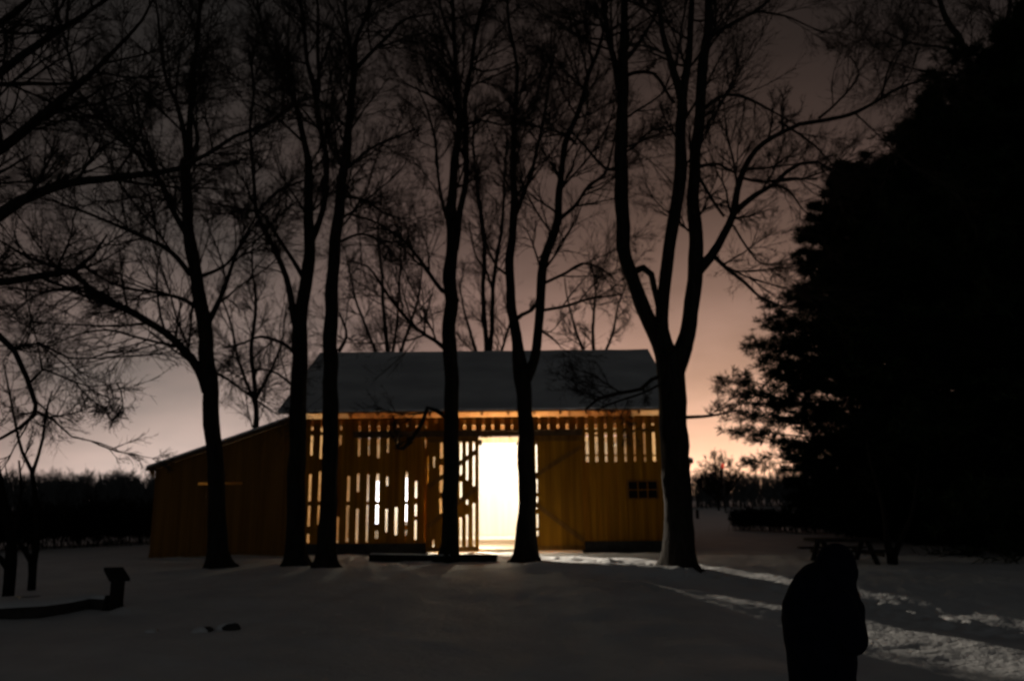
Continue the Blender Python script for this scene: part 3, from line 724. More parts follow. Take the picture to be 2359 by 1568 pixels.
make_tree('bare_tree', 'bare forked tree hiding the right edge of the bright open door', 'tree', dT5, [
    ([(1213, 1293, 44), (1213, 1180, 40), (1212, 1050, 37), (1209, 940, 36), (1203, 870, 38), (1192, 790, 26), (1178, 710, 22), (1175, 617, 21), (1183, 514, 19), (1183, 360, 15), (1188, 257, 12), (1190, 154, 9), (1172, 51, 7), (1168, -20, 5)], 0.5, 1.0),
    ([(1206, 885, 26), (1232, 830, 22), (1240, 771, 22), (1247, 668, 22), (1257, 591, 22), (1285, 504, 20), (1291, 437, 17), (1301, 334, 15), (1332, 257, 13), (1358, 170, 11), (1378, 118, 9), (1395, 40, 7), (1400, -20, 5)], 0.2, 1.0),
    L_(z6, [(1180, 985, 13), (1212, 900, 11), (1258, 780, 9), (1300, 610, 8), (1325, 470, 7), (1345, 300, 5), (1350, 120, 4)], 0.1),
    L_(z7, [(262, 985, 11), (340, 920, 9), (400, 830, 8), (468, 780, 7), (500, 680, 5), (520, 580, 4)], 0.1, 0.8),
    L_(z7, [(195, 1270, 8), (300, 1220, 7), (370, 1180, 6), (450, 1200, 5), (520, 1260, 3)], 0.1, 0.9),
    L_(z7, [(190, 1390, 8), (300, 1370, 7), (400, 1338, 6), (550, 1318, 4)], 0.1, 0.9),
    L_(z6, [(1180, 1440, 12), (1215, 1410, 10), (1260, 1390, 8), (1300, 1340, 7)], 0.3, 0.3),
    L_(z6, [(1165, 1240, 8), (1110, 1200, 6), (1060, 1090, 5), (1040, 960, 4)], 0.1, 0.8),
    L_(z7, [(185, 1480, 7), (230, 1510, 5), (260, 1540, 3)], 0.2, 0.6),
    L_(z6, [(1180, 620, 8), (1230, 540, 6), (1290, 480, 4)], 0.1, 0.9),
    L_(z7, [(340, 640, 8), (260, 590, 6), (130, 560, 5), (20, 520, 3)], 0.1, 0.9),
    ], 105, dens=2.4, l1=(0.8, 2.5), group=GRP)
make_tree('bare_tree', 'largest bare tree, its thick trunk splitting into three tall stems', 'tree', dT6, [
    ([(1563, 1308, 66), (1561, 1200, 64), (1556, 1080, 61), (1552, 980, 61), (1550, 900, 64), (1546, 835, 62), (1520, 785, 40), (1490, 725, 35), (1462, 658, 33), (1440, 591, 33), (1434, 524, 34), (1432, 437, 34), (1432, 360, 32), (1435, 231, 28), (1437, 103, 22), (1438, -10, 16)], 0.55, 1.0),
    ([(1548, 840, 46), (1527, 760, 32), (1531, 658, 30), (1540, 576, 30), (1557, 488, 30), (1568, 411, 32), (1568, 308, 27), (1570, 231, 25), (1548, 154, 17), (1527, 77, 14), (1517, -10, 11)], 0.25, 1.0),
    ([(1558, 850, 46), (1583, 771, 38), (1594, 694, 37), (1606, 617, 36), (1599, 514, 32), (1597, 437, 30), (1604, 360, 28), (1612, 257, 26), (1617, 154, 26), (1629, 77, 24), (1630, -10, 19)], 0.25, 1.0),
    L_(z7, [(545, 430, 22), (512, 280, 16), (482, 150, 14), (460, -20, 11)], 0.1, 1.0),
    L_(z7, [(818, 440, 22), (848, 200, 17), (860, -20, 13)], 0.1, 1.0),
    L_(z7, [(940, 165, 12), (1050, 100, 9), (1150, 50, 8), (1215, -10, 6)], 0.1, 1.0),
    L_(z7, [(890, 1215, 28), (948, 1150, 22), (1000, 1050, 20), (1048, 960, 18), (1062, 850, 16), (1092, 760, 14), (1150, 670, 13), (1230, 610, 12), (1344, 555, 11)], 0.25, 0.9),
    ([(1842, 286, 11), (1895, 278, 10), (1958, 264, 10), (2005, 242, 9), (2055, 211, 8), (2107, 190, 6), (2145, 180, 4)], 0.05, 1.0),
    L_(z7, [(1055, 950, 16), (1140, 875, 13), (1220, 830, 11), (1290, 765, 10), (1344, 735, 9), (1420, 725, 7), (1490, 760, 5), (1520, 790, 4)], 0.1, 0.8),
    L_(z7, [(895, 800, 9), (955, 900, 8), (1005, 970, 7)], 0.2, 0.3),
    L_(z7, [(925, 480, 11), (980, 435, 9), (1060, 425, 8), (1150, 460, 7), (1250, 515, 5), (1330, 560, 3)], 0.1, 0.9),
    L_(z7, [(965, 1150, 11), (1020, 1205, 9), (1100, 1268, 8), (1165, 1330, 6), (1230, 1358, 5), (1310, 1385, 3)], 0.1, 0.8),
    L_(z7, [(895, 745, 9), (980, 735, 7), (1050, 775, 6)], 0.2, 0.4),
    L_(z7, [(1220, 828, 8), (1290, 850, 6), (1350, 930, 4), (1400, 980, 3)], 0.1, 0.7),
    L_(z7, [(1095, 800, 8), (1180, 815, 7), (1300, 800, 6), (1420, 805, 4)], 0.1, 0.7),
    L_(z7, [(1045, 1010, 6), (1100, 1100, 5), (1170, 1180, 4), (1260, 1175, 3)], 0.1, 0.7),
    L_(z7, [(600, 1215, 17), (640, 1200, 17), (678, 1230, 16), (695, 1300, 15), (712, 1390, 13)], 0.9, 0.2),
    L_(z7, [(552, 345, 11), (600, 328, 10), (690, 330, 9), (740, 400, 8), (775, 460, 8)], 0.2, 0.5),
    L_(z7, [(555, 280, 11), (590, 240, 10), (650, 150, 8), (700, 60, 6), (720, -20, 4)], 0.1, 0.8),
    L_(z7, [(548, 690, 8), (610, 650, 6), (670, 590, 5), (780, 560, 3)], 0.1, 0.8),
    L_(z7, [(545, 760, 10), (480, 760, 8), (400, 680, 7), (340, 610, 5), (260, 560, 3)], 0.1, 0.9),
    ([(1548, 962, 9), (1600, 960, 8), (1640, 957, 6), (1685, 948, 4)], 0.3, 0.5),
    ([(1545, 860, 11), (1502, 873, 9), (1475, 896, 9), (1425, 905, 8), (1375, 920, 7), (1350, 942, 5)], 0.2, 0.5),
    ([(1530, 880, 6), (1480, 905, 5), (1420, 925, 5), (1370, 945, 3)], 0.2, 0.4),
    L_(z8, [(240, 545, 7), (330, 600, 6), (420, 670, 5), (480, 740, 4), (540, 790, 3)], 0.1, 0.8),
    L_(z8, [(420, 530, 7), (470, 490, 6), (560, 400, 5), (600, 330, 4), (560, 250, 3)], 0.1, 0.9),
    L_(z8, [(700, 440, 6), (730, 320, 5), (780, 230, 4), (870, 160, 3)], 0.1, 0.9),
    L_(z7, [(1150, 50, 6), (1270, 70, 5), (1344, 100, 4), (1450, 150, 3)], 0.1, 1.0),
    ], 106, dens=1.9, l1=(0.9, 2.8), group=GRP, spread=1.8)
# a nearer tree beyond the left edge of the frame reaching in
xn = -6.9; yn = 9.2
make_tree('bare_tree', 'near bare tree beyond the left edge of the frame, only its long limbs reaching in', 'tree', yn, [
    ([(-170, 1440, 90), (-160, 1000, 80), (-150, 700, 74), (-140, 450, 66), (-120, 200, 56), (-100, -40, 44), (-90, -300, 30), (-70, -600, 16)], 0.35, 0.9),
    L_(z5, [(-280, 1100, 60), (-130, 1040, 52), (0, 960, 44), (100, 895, 38), (300, 822, 28), (480, 800, 25), (640, 780, 20), (800, 755, 18), (930, 690, 14), (1050, 612, 12), (1200, 555, 10), (1300, 480, 8), (1400, 430, 6), (1520, 380, 4)], 0.12, 0.8),
    L_(z5, [(-280, 800, 50), (-100, 720, 40), (0, 670, 34), (130, 570, 28), (250, 470, 22), (400, 340, 18), (520, 220, 14), (640, 90, 10), (700, -30, 7)], 0.1, 0.9),
    L_(z5, [(-260, 500, 44), (-60, 380, 34), (100, 250, 26), (260, 140, 20), (400, 50, 14), (520, -40, 9)], 0.1, 0.9),
    L_(z5, [(-250, 300, 40), (-80, 160, 28), (60, 60, 22), (160, -40, 14)], 0.1, 0.9),
    L_(z5, [(-280, 1250, 40), (-120, 1260, 32), (30, 1262, 26), (200, 1232, 22), (330, 1215, 16), (420, 1140, 10), (480, 1050, 6)], 0.12, 0.7),
    L_(z5, [(690, 775, 14), (740, 850, 11), (780, 930, 8), (800, 980, 5)], 0.2, 0.5),
    L_(z5, [(660, 780, 13), (620, 700, 10), (540, 600, 8), (470, 540, 6), (390, 510, 4)], 0.1, 0.7),
    L_(z5, [(120, 570, 15), (260, 500, 11), (420, 470, 8), (560, 420, 5), (680, 330, 3)], 0.1, 0.8),
    L_(z5, [(200, 500, 14), (330, 480, 10), (480, 380, 7), (640, 340, 5), (800, 240, 3)], 0.1, 0.8),
    ([(-140, 700, 40), (-60, 730, 28), (0, 775, 20), (35, 810, 17), (62, 870, 15), (82, 930, 14), (80, 955, 13), (45, 985, 12), (5, 1008, 10), (-30, 1025, 7)], 0.2, 0.6),
    ([(70, 880, 9), (100, 850, 7), (150, 870, 6), (210, 890, 4), (280, 880, 3)], 0.1, 0.6),
    ([(80, 945, 9), (120, 965, 7), (165, 1005, 5), (230, 1020, 4), (270, 1035, 3)], 0.1, 0.5),
    ([(30, 800, 9), (90, 790, 8), (160, 825, 6), (230, 825, 5), (310, 820, 3)], 0.1, 0.6),
    ], 107, dens=2.9, l1=(0.7, 2.2), group=None, spread=1.2, extra_top=1.5, minr=0.003, wscale=0.72)
# trees standing behind the barn
dB = YB + BD + 6
def px_tree(x, base_y, tops, w, t0=0.4):
    return [([(x, base_y, w)] + tops, t0, 1.0)]
def stems(xs, y_low, trunk_x, w):
    out = [([(trunk_x, 1225, w * 1.6), (trunk_x, 1100, w * 1.5), (trunk_x, 960, w * 1.4), (trunk_x + 4, 850, w), (xs[0][0], xs[0][1], w * .8)] + [(a, b, max(3, w * .8 - 1.3 * i)) for i, (a, b) in enumerate(xs[1:])], 0.4, 0.9)]
    return out
make_tree('bare_tree', 'bare tree behind the barn, its stems rising over the roof left of the forked tree', 'tree', dB, 
    stems([z6(1045, 1330), z6(1050, 1150), z6(1040, 1000), z6(1020, 850), z6(1000, 650), z6(1010, 500)], 840, 1118, 13) + [
    ([(1120, 880, 14), z6(1082, 1480) + (11,), z6(1090, 1300) + (10,), z6(1105, 1150) + (9,), z6(1130, 1000) + (8,), z6(1140, 800) + (6,), z6(1150, 600) + (4,)], 0.2, 0.9),
    ([z6(1090, 1300) + (7,), z6(1060, 1220) + (6,), z6(1010, 1140) + (4,), z6(980, 1000) + (3,)], 0.1, 0.8),
    ([(1120, 900, 9), (1085, 770, 7), (1070, 720, 5), (1058, 650, 3)], 0.2, 0.9),
    ([(1120, 900, 8), (1165, 780, 6), (1180, 720, 4)], 0.2, 0.9)], 108, dens=1.5, l1=(1.0, 2.6), group='bare trees behind the barn', extra_top=0)
make_tree('bare_tree', 'bare tree behind the barn roof between the straight tree and the hooked branch tree', 'tree', dB + 3, [
    ([(900, 1215, 15), (900, 1000, 14), (896, 850, 12), (885, 740, 9), (880, 640, 7), (870, 540, 5), (880, 450, 3)], 0.35, 1.0),
    ([(898, 900, 10), (850, 770, 7), (820, 690, 5), (800, 600, 3)], 0.1, 1.0), ([(898, 880, 10), (940, 760, 7), (965, 680, 5), (975, 590, 3)], 0.1, 1.0),
    ([(896, 860, 8), (915, 740, 6), (920, 640, 4), (940, 560, 3)], 0.1, 1.0)], 109, dens=1.2, l1=(1.0, 2.6), group='bare trees behind the barn', extra_top=0)
make_tree('bare_tree', 'bare tree behind the barn roof between the forked tree and the largest tree', 'tree', dB + 4, [
    ([(1370, 1210, 13), (1370, 1000, 12), (1372, 850, 10), (1365, 760, 7), (1372, 670, 5), (1360, 600, 3)], 0.35, 0.9),
    ([(1371, 880, 8), (1330, 770, 6), (1310, 700, 4), (1300, 640, 3)], 0.1, 0.9), ([(1371, 870, 8), (1410, 770, 6), (1425, 700, 4), (1445, 650, 3)], 0.1, 0.9)], 110, dens=0.9, l1=(0.8, 2.2), group='bare trees behind the barn', extra_top=0)
make_tree('bare_tree', 'bare tree behind the lean-to roof, left of the barn corner', 'tree', dB + 1, [
    ([(590, 1222, 14), (590, 1020, 13), (588, 900, 11), (580, 800, 9), (590, 700, 7), (580, 600, 5), (590, 520, 3)], 0.3, 1.0),
    ([(588, 930, 9), (550, 830, 7), (530, 740, 5), (500, 660, 3)], 0.1, 1.0), ([(588, 920, 8), (630, 840, 6), (650, 780, 4), (660, 700, 3)], 0.1, 1.0)], 111, dens=1.8, l1=(1.0, 2.6), group='bare trees behind the barn', extra_top=0)
# tall tree behind the evergreens at the right
make_tree('bare_tree', 'bare tree behind the dark evergreens, its limb showing at the top right', 'tree', 33.0, [
    ([(2290, 1240, 50), (2285, 900, 44), (2275, 600, 36), (2262, 300, 28), (2240, 190, 20), (2215, 100, 16), (2185, 50, 14), (2160, -10, 12)], 0.6, 1.0),
    ([(2265, 320, 20), (2300, 150, 15), (2320, 50, 12), (2330, -20, 9)], 0.1, 1.0),
    ([(2225, 130, 9), (2170, 110, 7), (2100, 100, 5), (2030, 70, 3)], 0.1, 1.1),
    ([(2240, 190, 8), (2180, 170, 6), (2110, 160, 4), (2040, 140, 3)], 0.1, 1.1)], 112, dens=2.0, l1=(1.2, 3.2))
# young trees at the left edge
dS1, dS2 = dep(72, 1357), dep(15, 1392)
make_tree('young_tree', 'young bare tree with a Y shaped trunk beyond the snowy bed at the left', 'tree', dS1, [
    ([(73, 1357, 17), (73, 1320, 17), (72, 1292, 19), (80, 1265, 13), (82, 1200, 11), (80, 1130, 10), (74, 1085, 9), (52, 1040, 7), (38, 985, 6), (25, 920, 5), (10, 840, 3)], 0.45, 0.8),
    ([(72, 1295, 14), (55, 1268, 11), (35, 1240, 10), (10, 1200, 8), (-30, 1160, 6), (-60, 1100, 4)], 0.3, 0.8),
    ([(75, 1090, 9), (88, 1050, 7), (98, 1010, 6), (104, 955, 5), (120, 900, 3)], 0.1, 0.8)], 113, dens=2.2, l1=(0.3, 1.0), levels=(5, 4), spread=0.6, flare=False, extra_top=0)
make_tree('young_tree', 'young bare tree at the far left edge, its straight trunk behind the snowy bed', 'tree', dS2, [
    ([(17, 1392, 24), (20, 1340, 23), (22, 1290, 24), (24, 1250, 20), (15, 1180, 16), (0, 1100, 12), (-20, 1020, 9), (-30, 930, 6)], 0.4, 0.8),
    ([(20, 1312, 14), (0, 1285, 12), (-30, 1260, 9), (-70, 1200, 6)], 0.3, 0.8),
    ([(24, 1255, 13), (40, 1190, 9), (50, 1130, 6), (44, 1060, 4)], 0.2, 0.7)], 114, dens=2.0, l1=(0.3, 0.9), levels=(5, 4), spread=0.5, flare=False, extra_top=0)
dS3 = dep(2055, 1296)
make_tree('young_tree', 'small bare V-stemmed tree on the snow below the dark evergreens', 'tree', dS3, [
    ([(2056, 1296, 22), (2054, 1280, 22), (2046, 1255, 15), (2040, 1210, 12), (2030, 1150, 10), (2010, 1080, 7), (1995, 1010, 4)], 0.4, 0.8),
    ([(2057, 1285, 15), (2072, 1250, 12), (2088, 1215, 10), (2105, 1160, 8), (2115, 1080, 5)], 0.3, 0.8)], 115, dens=2.0, l1=(0.4, 1.2), levels=(5, 4), spread=0.5, flare=False, extra_top=0)
make_tree('bare_bush', 'small bare bushy tree right of the barn against the peach glow', 'bush', 78.0, [
    ([(1655, 1168, 5), (1655, 1140, 5), (1652, 1110, 4), (1648, 1075, 3), (1646, 1052, 2)], 0.2, 0.9),
    ([(1655, 1150, 4), (1635, 1115, 3), (1622, 1085, 2)], 0.1, 0.9), ([(1655, 1150, 4), (1675, 1105, 3), (1684, 1065, 2)], 0.1, 0.9),
    ([(1655, 1145, 4), (1663, 1095, 3), (1666, 1055, 2)], 0.1, 0.9), ([(1655, 1155, 4), (1624, 1128, 3), (1604, 1108, 2)], 0.1, 0.8),
    ([(1655, 1150, 4), (1640, 1100, 3), (1634, 1068, 2)], 0.1, 0.9), ([(1655, 1155, 4), (1690, 1120, 3), (1708, 1090, 2)], 0.1, 0.8)], 116, dens=4.5, l1=(0.7, 1.6), levels=(8, 7), flare=False, extra_top=0, minr=0.014)

# ------------------------------------------------------------------ evergreens
def evergreen(name, label, px, depth, prof, seed, trunk_r, arms=(), nb=8, group=None, step=0.50, open_rows=()):
    """prof: list of (picture row, outline column on the left side); arms: (row at the trunk, tip column, tip row)"""
    rng = np.random.default_rng(seed)
    b = P(px, 1230, depth); gx = b.x; g0 = gz(gx, depth)
    zs = np.array([P(px, y, depth).z for _, y in [(0, q[0]) for q in prof]]); rs = np.array([max(0.15, gx - P(x, y, depth).x) for y, x in prof])
    o = np.argsort(zs); zs, rs = zs[o], rs[o]
    t = thing(name, label, 'tree', (gx, depth, g0), 0, group)
    top = zs[-1]
    mb = MB(); hh = np.linspace(g0 - 0.2, top, 14)
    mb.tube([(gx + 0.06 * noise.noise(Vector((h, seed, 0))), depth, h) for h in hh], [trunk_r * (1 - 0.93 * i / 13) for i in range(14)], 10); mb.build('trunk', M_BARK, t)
    S, D, L, R = [], [], [], []
    z = max(zs[0], g0 + 0.15); lv = 0
    gaps_ = [P(px, r, depth).z for r in open_rows]
    while z < top - 0.1:
        reach = np.interp(z, zs, rs); k = max(5, int(nb * (0.6 + 0.4 * reach / rs.max()) + rng.random())); a0 = rng.uniform(0, 6.28)
        tier = 0.82 + 0.2 * rng.random()
        for i in range(k):
            a = a0 + 2 * math.pi * (i + rng.uniform(-0.3, 0.3)) / k
            lump = tier + 0.30 * noise.noise(Vector((math.cos(a) * 1.3, math.sin(a) * 1.3, z * 0.9 + seed)))
            if math.cos(a) < -0.35 and any(abs(z - g_) < 0.2 for g_ in gaps_): lump *= 0.55
            S.append((gx, depth, z + rng.uniform(-0.12, 0.12))); D.append((math.cos(a), math.sin(a), rng.uniform(-0.05, 0.25)))
            L.append(max(0.3, reach * min(lump, 1.06))); R.append(0.012 + 0.010 * reach)
        z += step * rng.uniform(0.75, 1.2) * (0.5 + 0.5 * min(1, reach / 2.5))
    na = len(S)
    for (r0, tx, ty) in arms:
        p0 = P(px, r0, depth); p1 = P(tx, ty + 8, depth - 0.4); dv = Vector((p1.x - gx, p1.y - depth, p1.z - p0.z))
        S.append((gx, depth, p0.z)); D.append(tuple(dv.normalized())); L.append(dv.length); R.append(0.05)
    S, D, L, R = map(np.array, (S, D, L, R))
    c1 = chains(S[:na], D[:na], L[:na], R[:na], 8, 0.05, 0.012, rng, 0.3)
    if len(arms):
        ca = chains(S[na:], D[na:], L[na:] * 0.93, R[na:], 8, 0.03, 0.0, rng, 0.3)
        c1 = (np.concatenate([c1[0], ca[0]]), np.concatenate([c1[1], ca[1]]))
    c2 = spawn(*c1, 29, 0.12, 30, 70, 0.14, 0.32, 4, 0.10, 0.03, rng, 0.5, 0.006)
    c2[0][:, :, 2] = c2[0][:, :1, 2] + (c2[0][:, :, 2] - c2[0][:, :1, 2]) * 0.40
    c3 = spawn(*c2, 3, 0.3, 25, 60, 0.35, 0.6, 3, 0.1, 0.04, rng, 0.7, 0.005)
    c3[0][:, :, 2] = c3[0][:, :1, 2] + (c3[0][:, :, 2] - c3[0][:, :1, 2]) * 0.45
    Vb, Fb = tubes_np([c1, c2, c3], 3)
    # needle sprays along the branchlets
    P0, D0 = [], []
    for (pts, _), m in ((c2, 14), (c3, 10)):
        n, K, _ = pts.shape
        idx = np.repeat(np.arange(n), m); tt = rng.uniform(0.1, 1.0, len(idx)) * (K - 1) * 0.999; i0 = tt.astype(int); f = (tt - i0)[:, None]
        pa, pb = pts[idx, i0], pts[idx, i0 + 1]; P0.append(pa * (1 - f) + pb * f); D0.append(nrm(pb - pa))
    pos = np.concatenate(P0); tan = np.concatenate(D0)
    rnd = nrm(rng.normal(size=pos.shape)); d = nrm(tan * 0.7 + rnd * 0.8 + np.array([0, 0, 0.15])); ln = rng.uniform(0.14, 0.30, len(pos))[:, None]
    side = nrm(np.cross(d, rng.normal(size=d.shape))) * rng.uniform(0.008, 0.016, len(pos))[:, None]
    mid = pos + d * ln * 0.55; tip = pos + d * ln
    n = len(pos); V4 = np.concatenate([pos - side * 0.6, pos + side * 0.6, mid + side, mid - side, tip + side * 0.15, tip - side * 0.15])
    q = np.arange(n)
    F1 = np.stack([q, q + n, q + 2 * n, q + 3 * n], 1); F2 = np.stack([q + 3 * n, q + 2 * n, q + 4 * n, q + 5 * n], 1)
    V = np.concatenate([Vb, V4]); F = np.concatenate([Fb, F1 + len(Vb), F2 + len(Vb)])
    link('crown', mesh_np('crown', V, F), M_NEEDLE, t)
    return t
GE = 'dark evergreens at the right'
evergreen('evergreen_tree', 'dark evergreen nearest the barn with boughs reaching left over the glow', 2035, 27.5,
    [(1232, 1860), (1170, 1800), (1100, 1745), (1060, 1730), (1030, 1765), (1000, 1730), (960, 1715), (930, 1720), (885, 1715), (850, 1735), (800, 1730), (760, 1738), (735, 1770), (700, 1830), (650, 1828), (600, 1842), (520, 1855), (470, 1880), (430, 1902), (395, 1922), (378, 1945)],
    201, 0.24, arms=((985, 1642, 885), (975, 1655, 915), (960, 1680, 860), (1035, 1690, 965), (1010, 1700, 940), (1050, 1705, 1010), (1060, 1715, 1060), (840, 1716, 775), (830, 1722, 800), (730, 1820, 650), (700, 1826, 690), (600, 1840, 520)), group=GE, nb=9, open_rows=(1010, 1040))
evergreen('evergreen_tree', 'tallest dark evergreen filling the right edge of the frame', 2560, 22.0,
    [(1256, 2080), (1100, 1990), (900, 1960), (700, 1965), (520, 2010), (400, 2055), (330, 2075), (250, 2105), (190, 2150), (150, 2200), (110, 2260), (60, 2330), (10, 2380)],
    202, 0.34, arms=((420, 2075, 330), (340, 2100, 240), (250, 2150, 175)), group=GE, nb=11)
evergreen('evergreen_tree', 'dark evergreen standing between the two larger evergreens', 2265, 27.0,
    [(1232, 2000), (1000, 1950), (800, 1935), (600, 1930), (500, 1945), (420, 1968), (375, 1995), (340, 2050), (300, 2090), (260, 2125), (225, 2150)],
    203, 0.26, arms=((620, 1935, 560),), group=GE, nb=9)

# ------------------------------------------------------------------ hedges and far woods
def brush(name, n, seed, posf, hmin, hmax, r0, per=(7, 6), up=0.02, lean=0.35, mat_=M_SHRUB, minr=0.006):
    rng = np.random.default_rng(seed)
    S = np.array([posf(rng) for _ in range(n)]); D = np.stack([rng.normal(size=n) * lean, rng.normal(size=n) * lean, np.ones(n)], 1)
    c = chains(S, D, rng.uniform(hmin, hmax, n), np.full(n, r0), 6, 0.09, up, rng, 0.3); sets = [c]; cur = c
    for k, p_ in enumerate(per):
        cur = spawn(*cur, p_, 0.2, 20, 55, 0.3, 0.55, 4, 0.14, 0.04, rng, 0.6, minr); sets.append(cur)
    V, F = tubes_np(sets, 3); return mesh_np(name, V, F)
# far woods
def wood(name, x0, x1, y0, y1, h, n, seed):
    def pf(rng): 
        x = rng.uniform(x0, x1); y = rng.uniform(y0, y1); return (x, y, gz(x, y) - 0.2)
    rng = np.random.default_rng(seed)
    me = brush(name, n, seed, pf, h * 0.78, h * 1.04, 0.07, (11, 8), 0.03, 0.14, M_SHRUB, 0.02)
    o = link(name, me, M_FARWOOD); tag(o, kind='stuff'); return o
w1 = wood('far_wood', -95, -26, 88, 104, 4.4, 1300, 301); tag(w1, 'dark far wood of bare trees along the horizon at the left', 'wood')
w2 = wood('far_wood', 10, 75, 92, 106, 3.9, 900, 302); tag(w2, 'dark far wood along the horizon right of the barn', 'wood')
# undergrowth floor of the woods: banks of thicket
def thicket(name, label, xa, ya, xb, yb, th, h, seed, n, lo=0.6, twig=0.009):
    rng = np.random.default_rng(seed)
    a = np.array([xa, ya]); b = np.array([xb, yb]); d = (b - a) / np.linalg.norm(b - a); nn = np.array([-d[1], d[0]])
    def pf(r):
        p = a + (b - a) * r.random() + nn * r.uniform(-th / 2, th / 2); return (p[0], p[1], gz(p[0], p[1]) - 0.05)
    me = brush(name, n, seed, pf, h * lo, h * 1.05, 0.014, (9, 8, 4), 0.02, 0.28, M_SHRUB, twig)
    o = link(name, me, M_SHRUB); return o
h0, h1 = G(-60, 1278), G(352, 1247)
hedge = thicket('hedge', '', h0.x - 1.0, h0.y + 1.0, h1.x + 1.2, h1.y + 1.6, 2.2, 1.45, 303, 420)
tag(hedge, 'dark overgrown hedge along the snow at the left, before the far wood', 'hedge')
h0, h1 = G(1700, 1222), G(2359, 1250)
hedge = thicket('hedge', '', h0.x + 0.2, h0.y + 0.9, h1.x + 1, h1.y + 1.2, 1.3, 0.85, 304, 620, 0.88)
tag(hedge, 'low dark hedge behind the evergreens at the right', 'hedge')

# ------------------------------------------------------------------ small things on the snow
def snowcap_on(mbx, x0, x1, y0, y1, z, h=0.04):
    mbx.box(x0, x1, y0, y1, z + 0.003, z + h)
# lectern sign at the left
sp = G(266, 1408)
sgn = thing('lectern_sign', 'low lectern-style sign with a slanted dark board on a thick post', 'sign', (sp.x, sp.y, gz(sp.x, sp.y)))
zb = gz(sp.x, sp.y); zt = P(266, 1322, sp.y).z
mb = MB(); hw = 0.5 * 22 / FPX * sp.y; mb.box(sp.x - hw, sp.x + hw, sp.y - hw, sp.y + hw, zb - 0.2, zt); mb.build('post', M_WEATHER, sgn, 0.008)
mb = MB(); q = [P(239, 1306, sp.y + 0.16), P(284, 1305, sp.y + 0.16), P(300, 1330, sp.y - 0.12), P(252, 1331, sp.y - 0.12)]
mb.hexa([Vector(v) - Vector((0, 0, 0.05)) for v in q], [Vector(v) for v in q]); mb.build('sign_board', M_WEATHER, sgn, 0.006)
# curved low stone edging of a bed with snow on it
bed = thing('stone_edging', 'curved low stone edging of a snow-covered bed beside the lectern sign', 'edging', (G(120, 1415).x, G(120, 1415).y, 0))
mb = MB(); ms = MB(); px_pts = [(-90, 1432), (-20, 1430), (40, 1427), (100, 1420), (160, 1410), (205, 1403), (238, 1408)]
pg = [G(a, b) for a, b in px_pts]
cp, _ = catmull([tuple(p) for p in pg], [0] * len(pg), 0.22)
rows = []
for i in range(len(cp)):
    d = nrm((cp[min(i + 1, len(cp) - 1)] - cp[max(i - 1, 0)])[None])[0]; nn = np.array([-d[1], d[0], 0]); a = cp[i]
    w = 0.03 * noise.noise(Vector(a * 2.3)); hgt = 0.17 + 0.04 * noise.noise(Vector(a * 1.7)); g_ = gz(a[0], a[1])
    for (o_, z_) in ((-0.02 + w, -0.15), (0.0 + w, hgt * 0.5), (0.02 + w, hgt), (0.24, hgt), (0.26, -0.15)): rows.append((a[0] + nn[0] * o_, a[1] + nn[1] * o_, g_ + z_))
fs = []
for i in range(len(cp) - 1):
    for j in range(4): fs.append((i * 5 + j, i * 5 + 5 + j, i * 5 + 6 + j, i * 5 + 1 + j))
fs += [(0, 1, 2, 3, 4), tuple((len(cp) - 1) * 5 + j for j in (4, 3, 2, 1, 0))]
mb.quadset(rows, fs)
mb.build('stone', M_STONE, bed)
n = len(cp); pts = []; fs = []
prof = [(-0.03, 0.15), (0.03, 0.20), (0.2, 0.21), (0.6, 0.22), (1.2, 0.18), (1.9, 0.08), (2.4, -0.08)]
for i in range(n):
    d = nrm((cp[min(i + 1, n - 1)] - cp[max(i - 1, 0)])[None])[0]; nn = np.array([-d[1], d[0], 0]); k = 1.0 if i < n * 0.35 else max(0.16, 1 - (i - n * 0.35) / (n * 0.5))
    for (w, h) in prof:
        q = cp[i] + nn * w * k; pts.append((q[0], q[1], gz(q[0], q[1]) + h + 0.025 * noise.noise(Vector((q[0] * 2, q[1] * 2, 1)))))
m = len(prof)
for i in range(n - 1):
    for j in range(m - 1): fs.append((i * m + j, (i + 1) * m + j, (i + 1) * m + j + 1, i * m + j + 1))
ms.quadset(pts, fs, True); ms.build('snow_cap', M_SNOWCAP, bed)
# stones poking through the snow
def stone(px, py, wpx, hpx, seed, label):
    g = G(px, py); s = g.y / FPX
    bm = bmesh.new(); bmesh.ops.create_icosphere(bm, subdivisions=3, radius=1.0)
    for v in bm.verts:
        k = 1 + 0.28 * noise.noise(v.co * 1.3 + Vector((seed, 0, 0))) + 0.08 * noise.noise(v.co * 4 + Vector((0, seed, 0)))
        v.co = Vector((v.co.x * k * wpx * s / 2, v.co.y * k * wpx * s * 0.35, v.co.z * k * hpx * s * 0.9))
    me = bpy.data.meshes.new('stone'); bm.to_mesh(me); bm.free()
    for p_ in me.polygons: p_.use_smooth = True
    o = link('stone', me, M_STONE); o.location = (g.x, g.y, gz(g.x, g.y)); o.rotation_euler = (0, 0, seed); tag(o, label, 'stone', 'stones half buried in snow')
    me2 = me.copy(); me2.materials.clear(); me2.name = 'snow_cap'
    for v in me2.vertices: v.co = Vector((v.co.x * 1.15 - wpx * s * 0.14, v.co.y * 1.1 + wpx * s * 0.10, v.co.z * 0.95 + hpx * s * 0.12))
    o2 = bpy.data.objects.new('snow_cap', me2); COL.objects.link(o2); me2.materials.append(M_SNOWCAP); o2.parent = o
stone(533, 1448, 46, 16, 0.3, 'dark sloping stone in the snow, rightmost of the three stones')
stone(472, 1452, 44, 12, 1.4, 'dark rounded stone in the snow, middle of the three stones')
stone(352, 1457, 34, 7, 2.2, 'smallest flat stone in the snow, leftmost of the three stones')
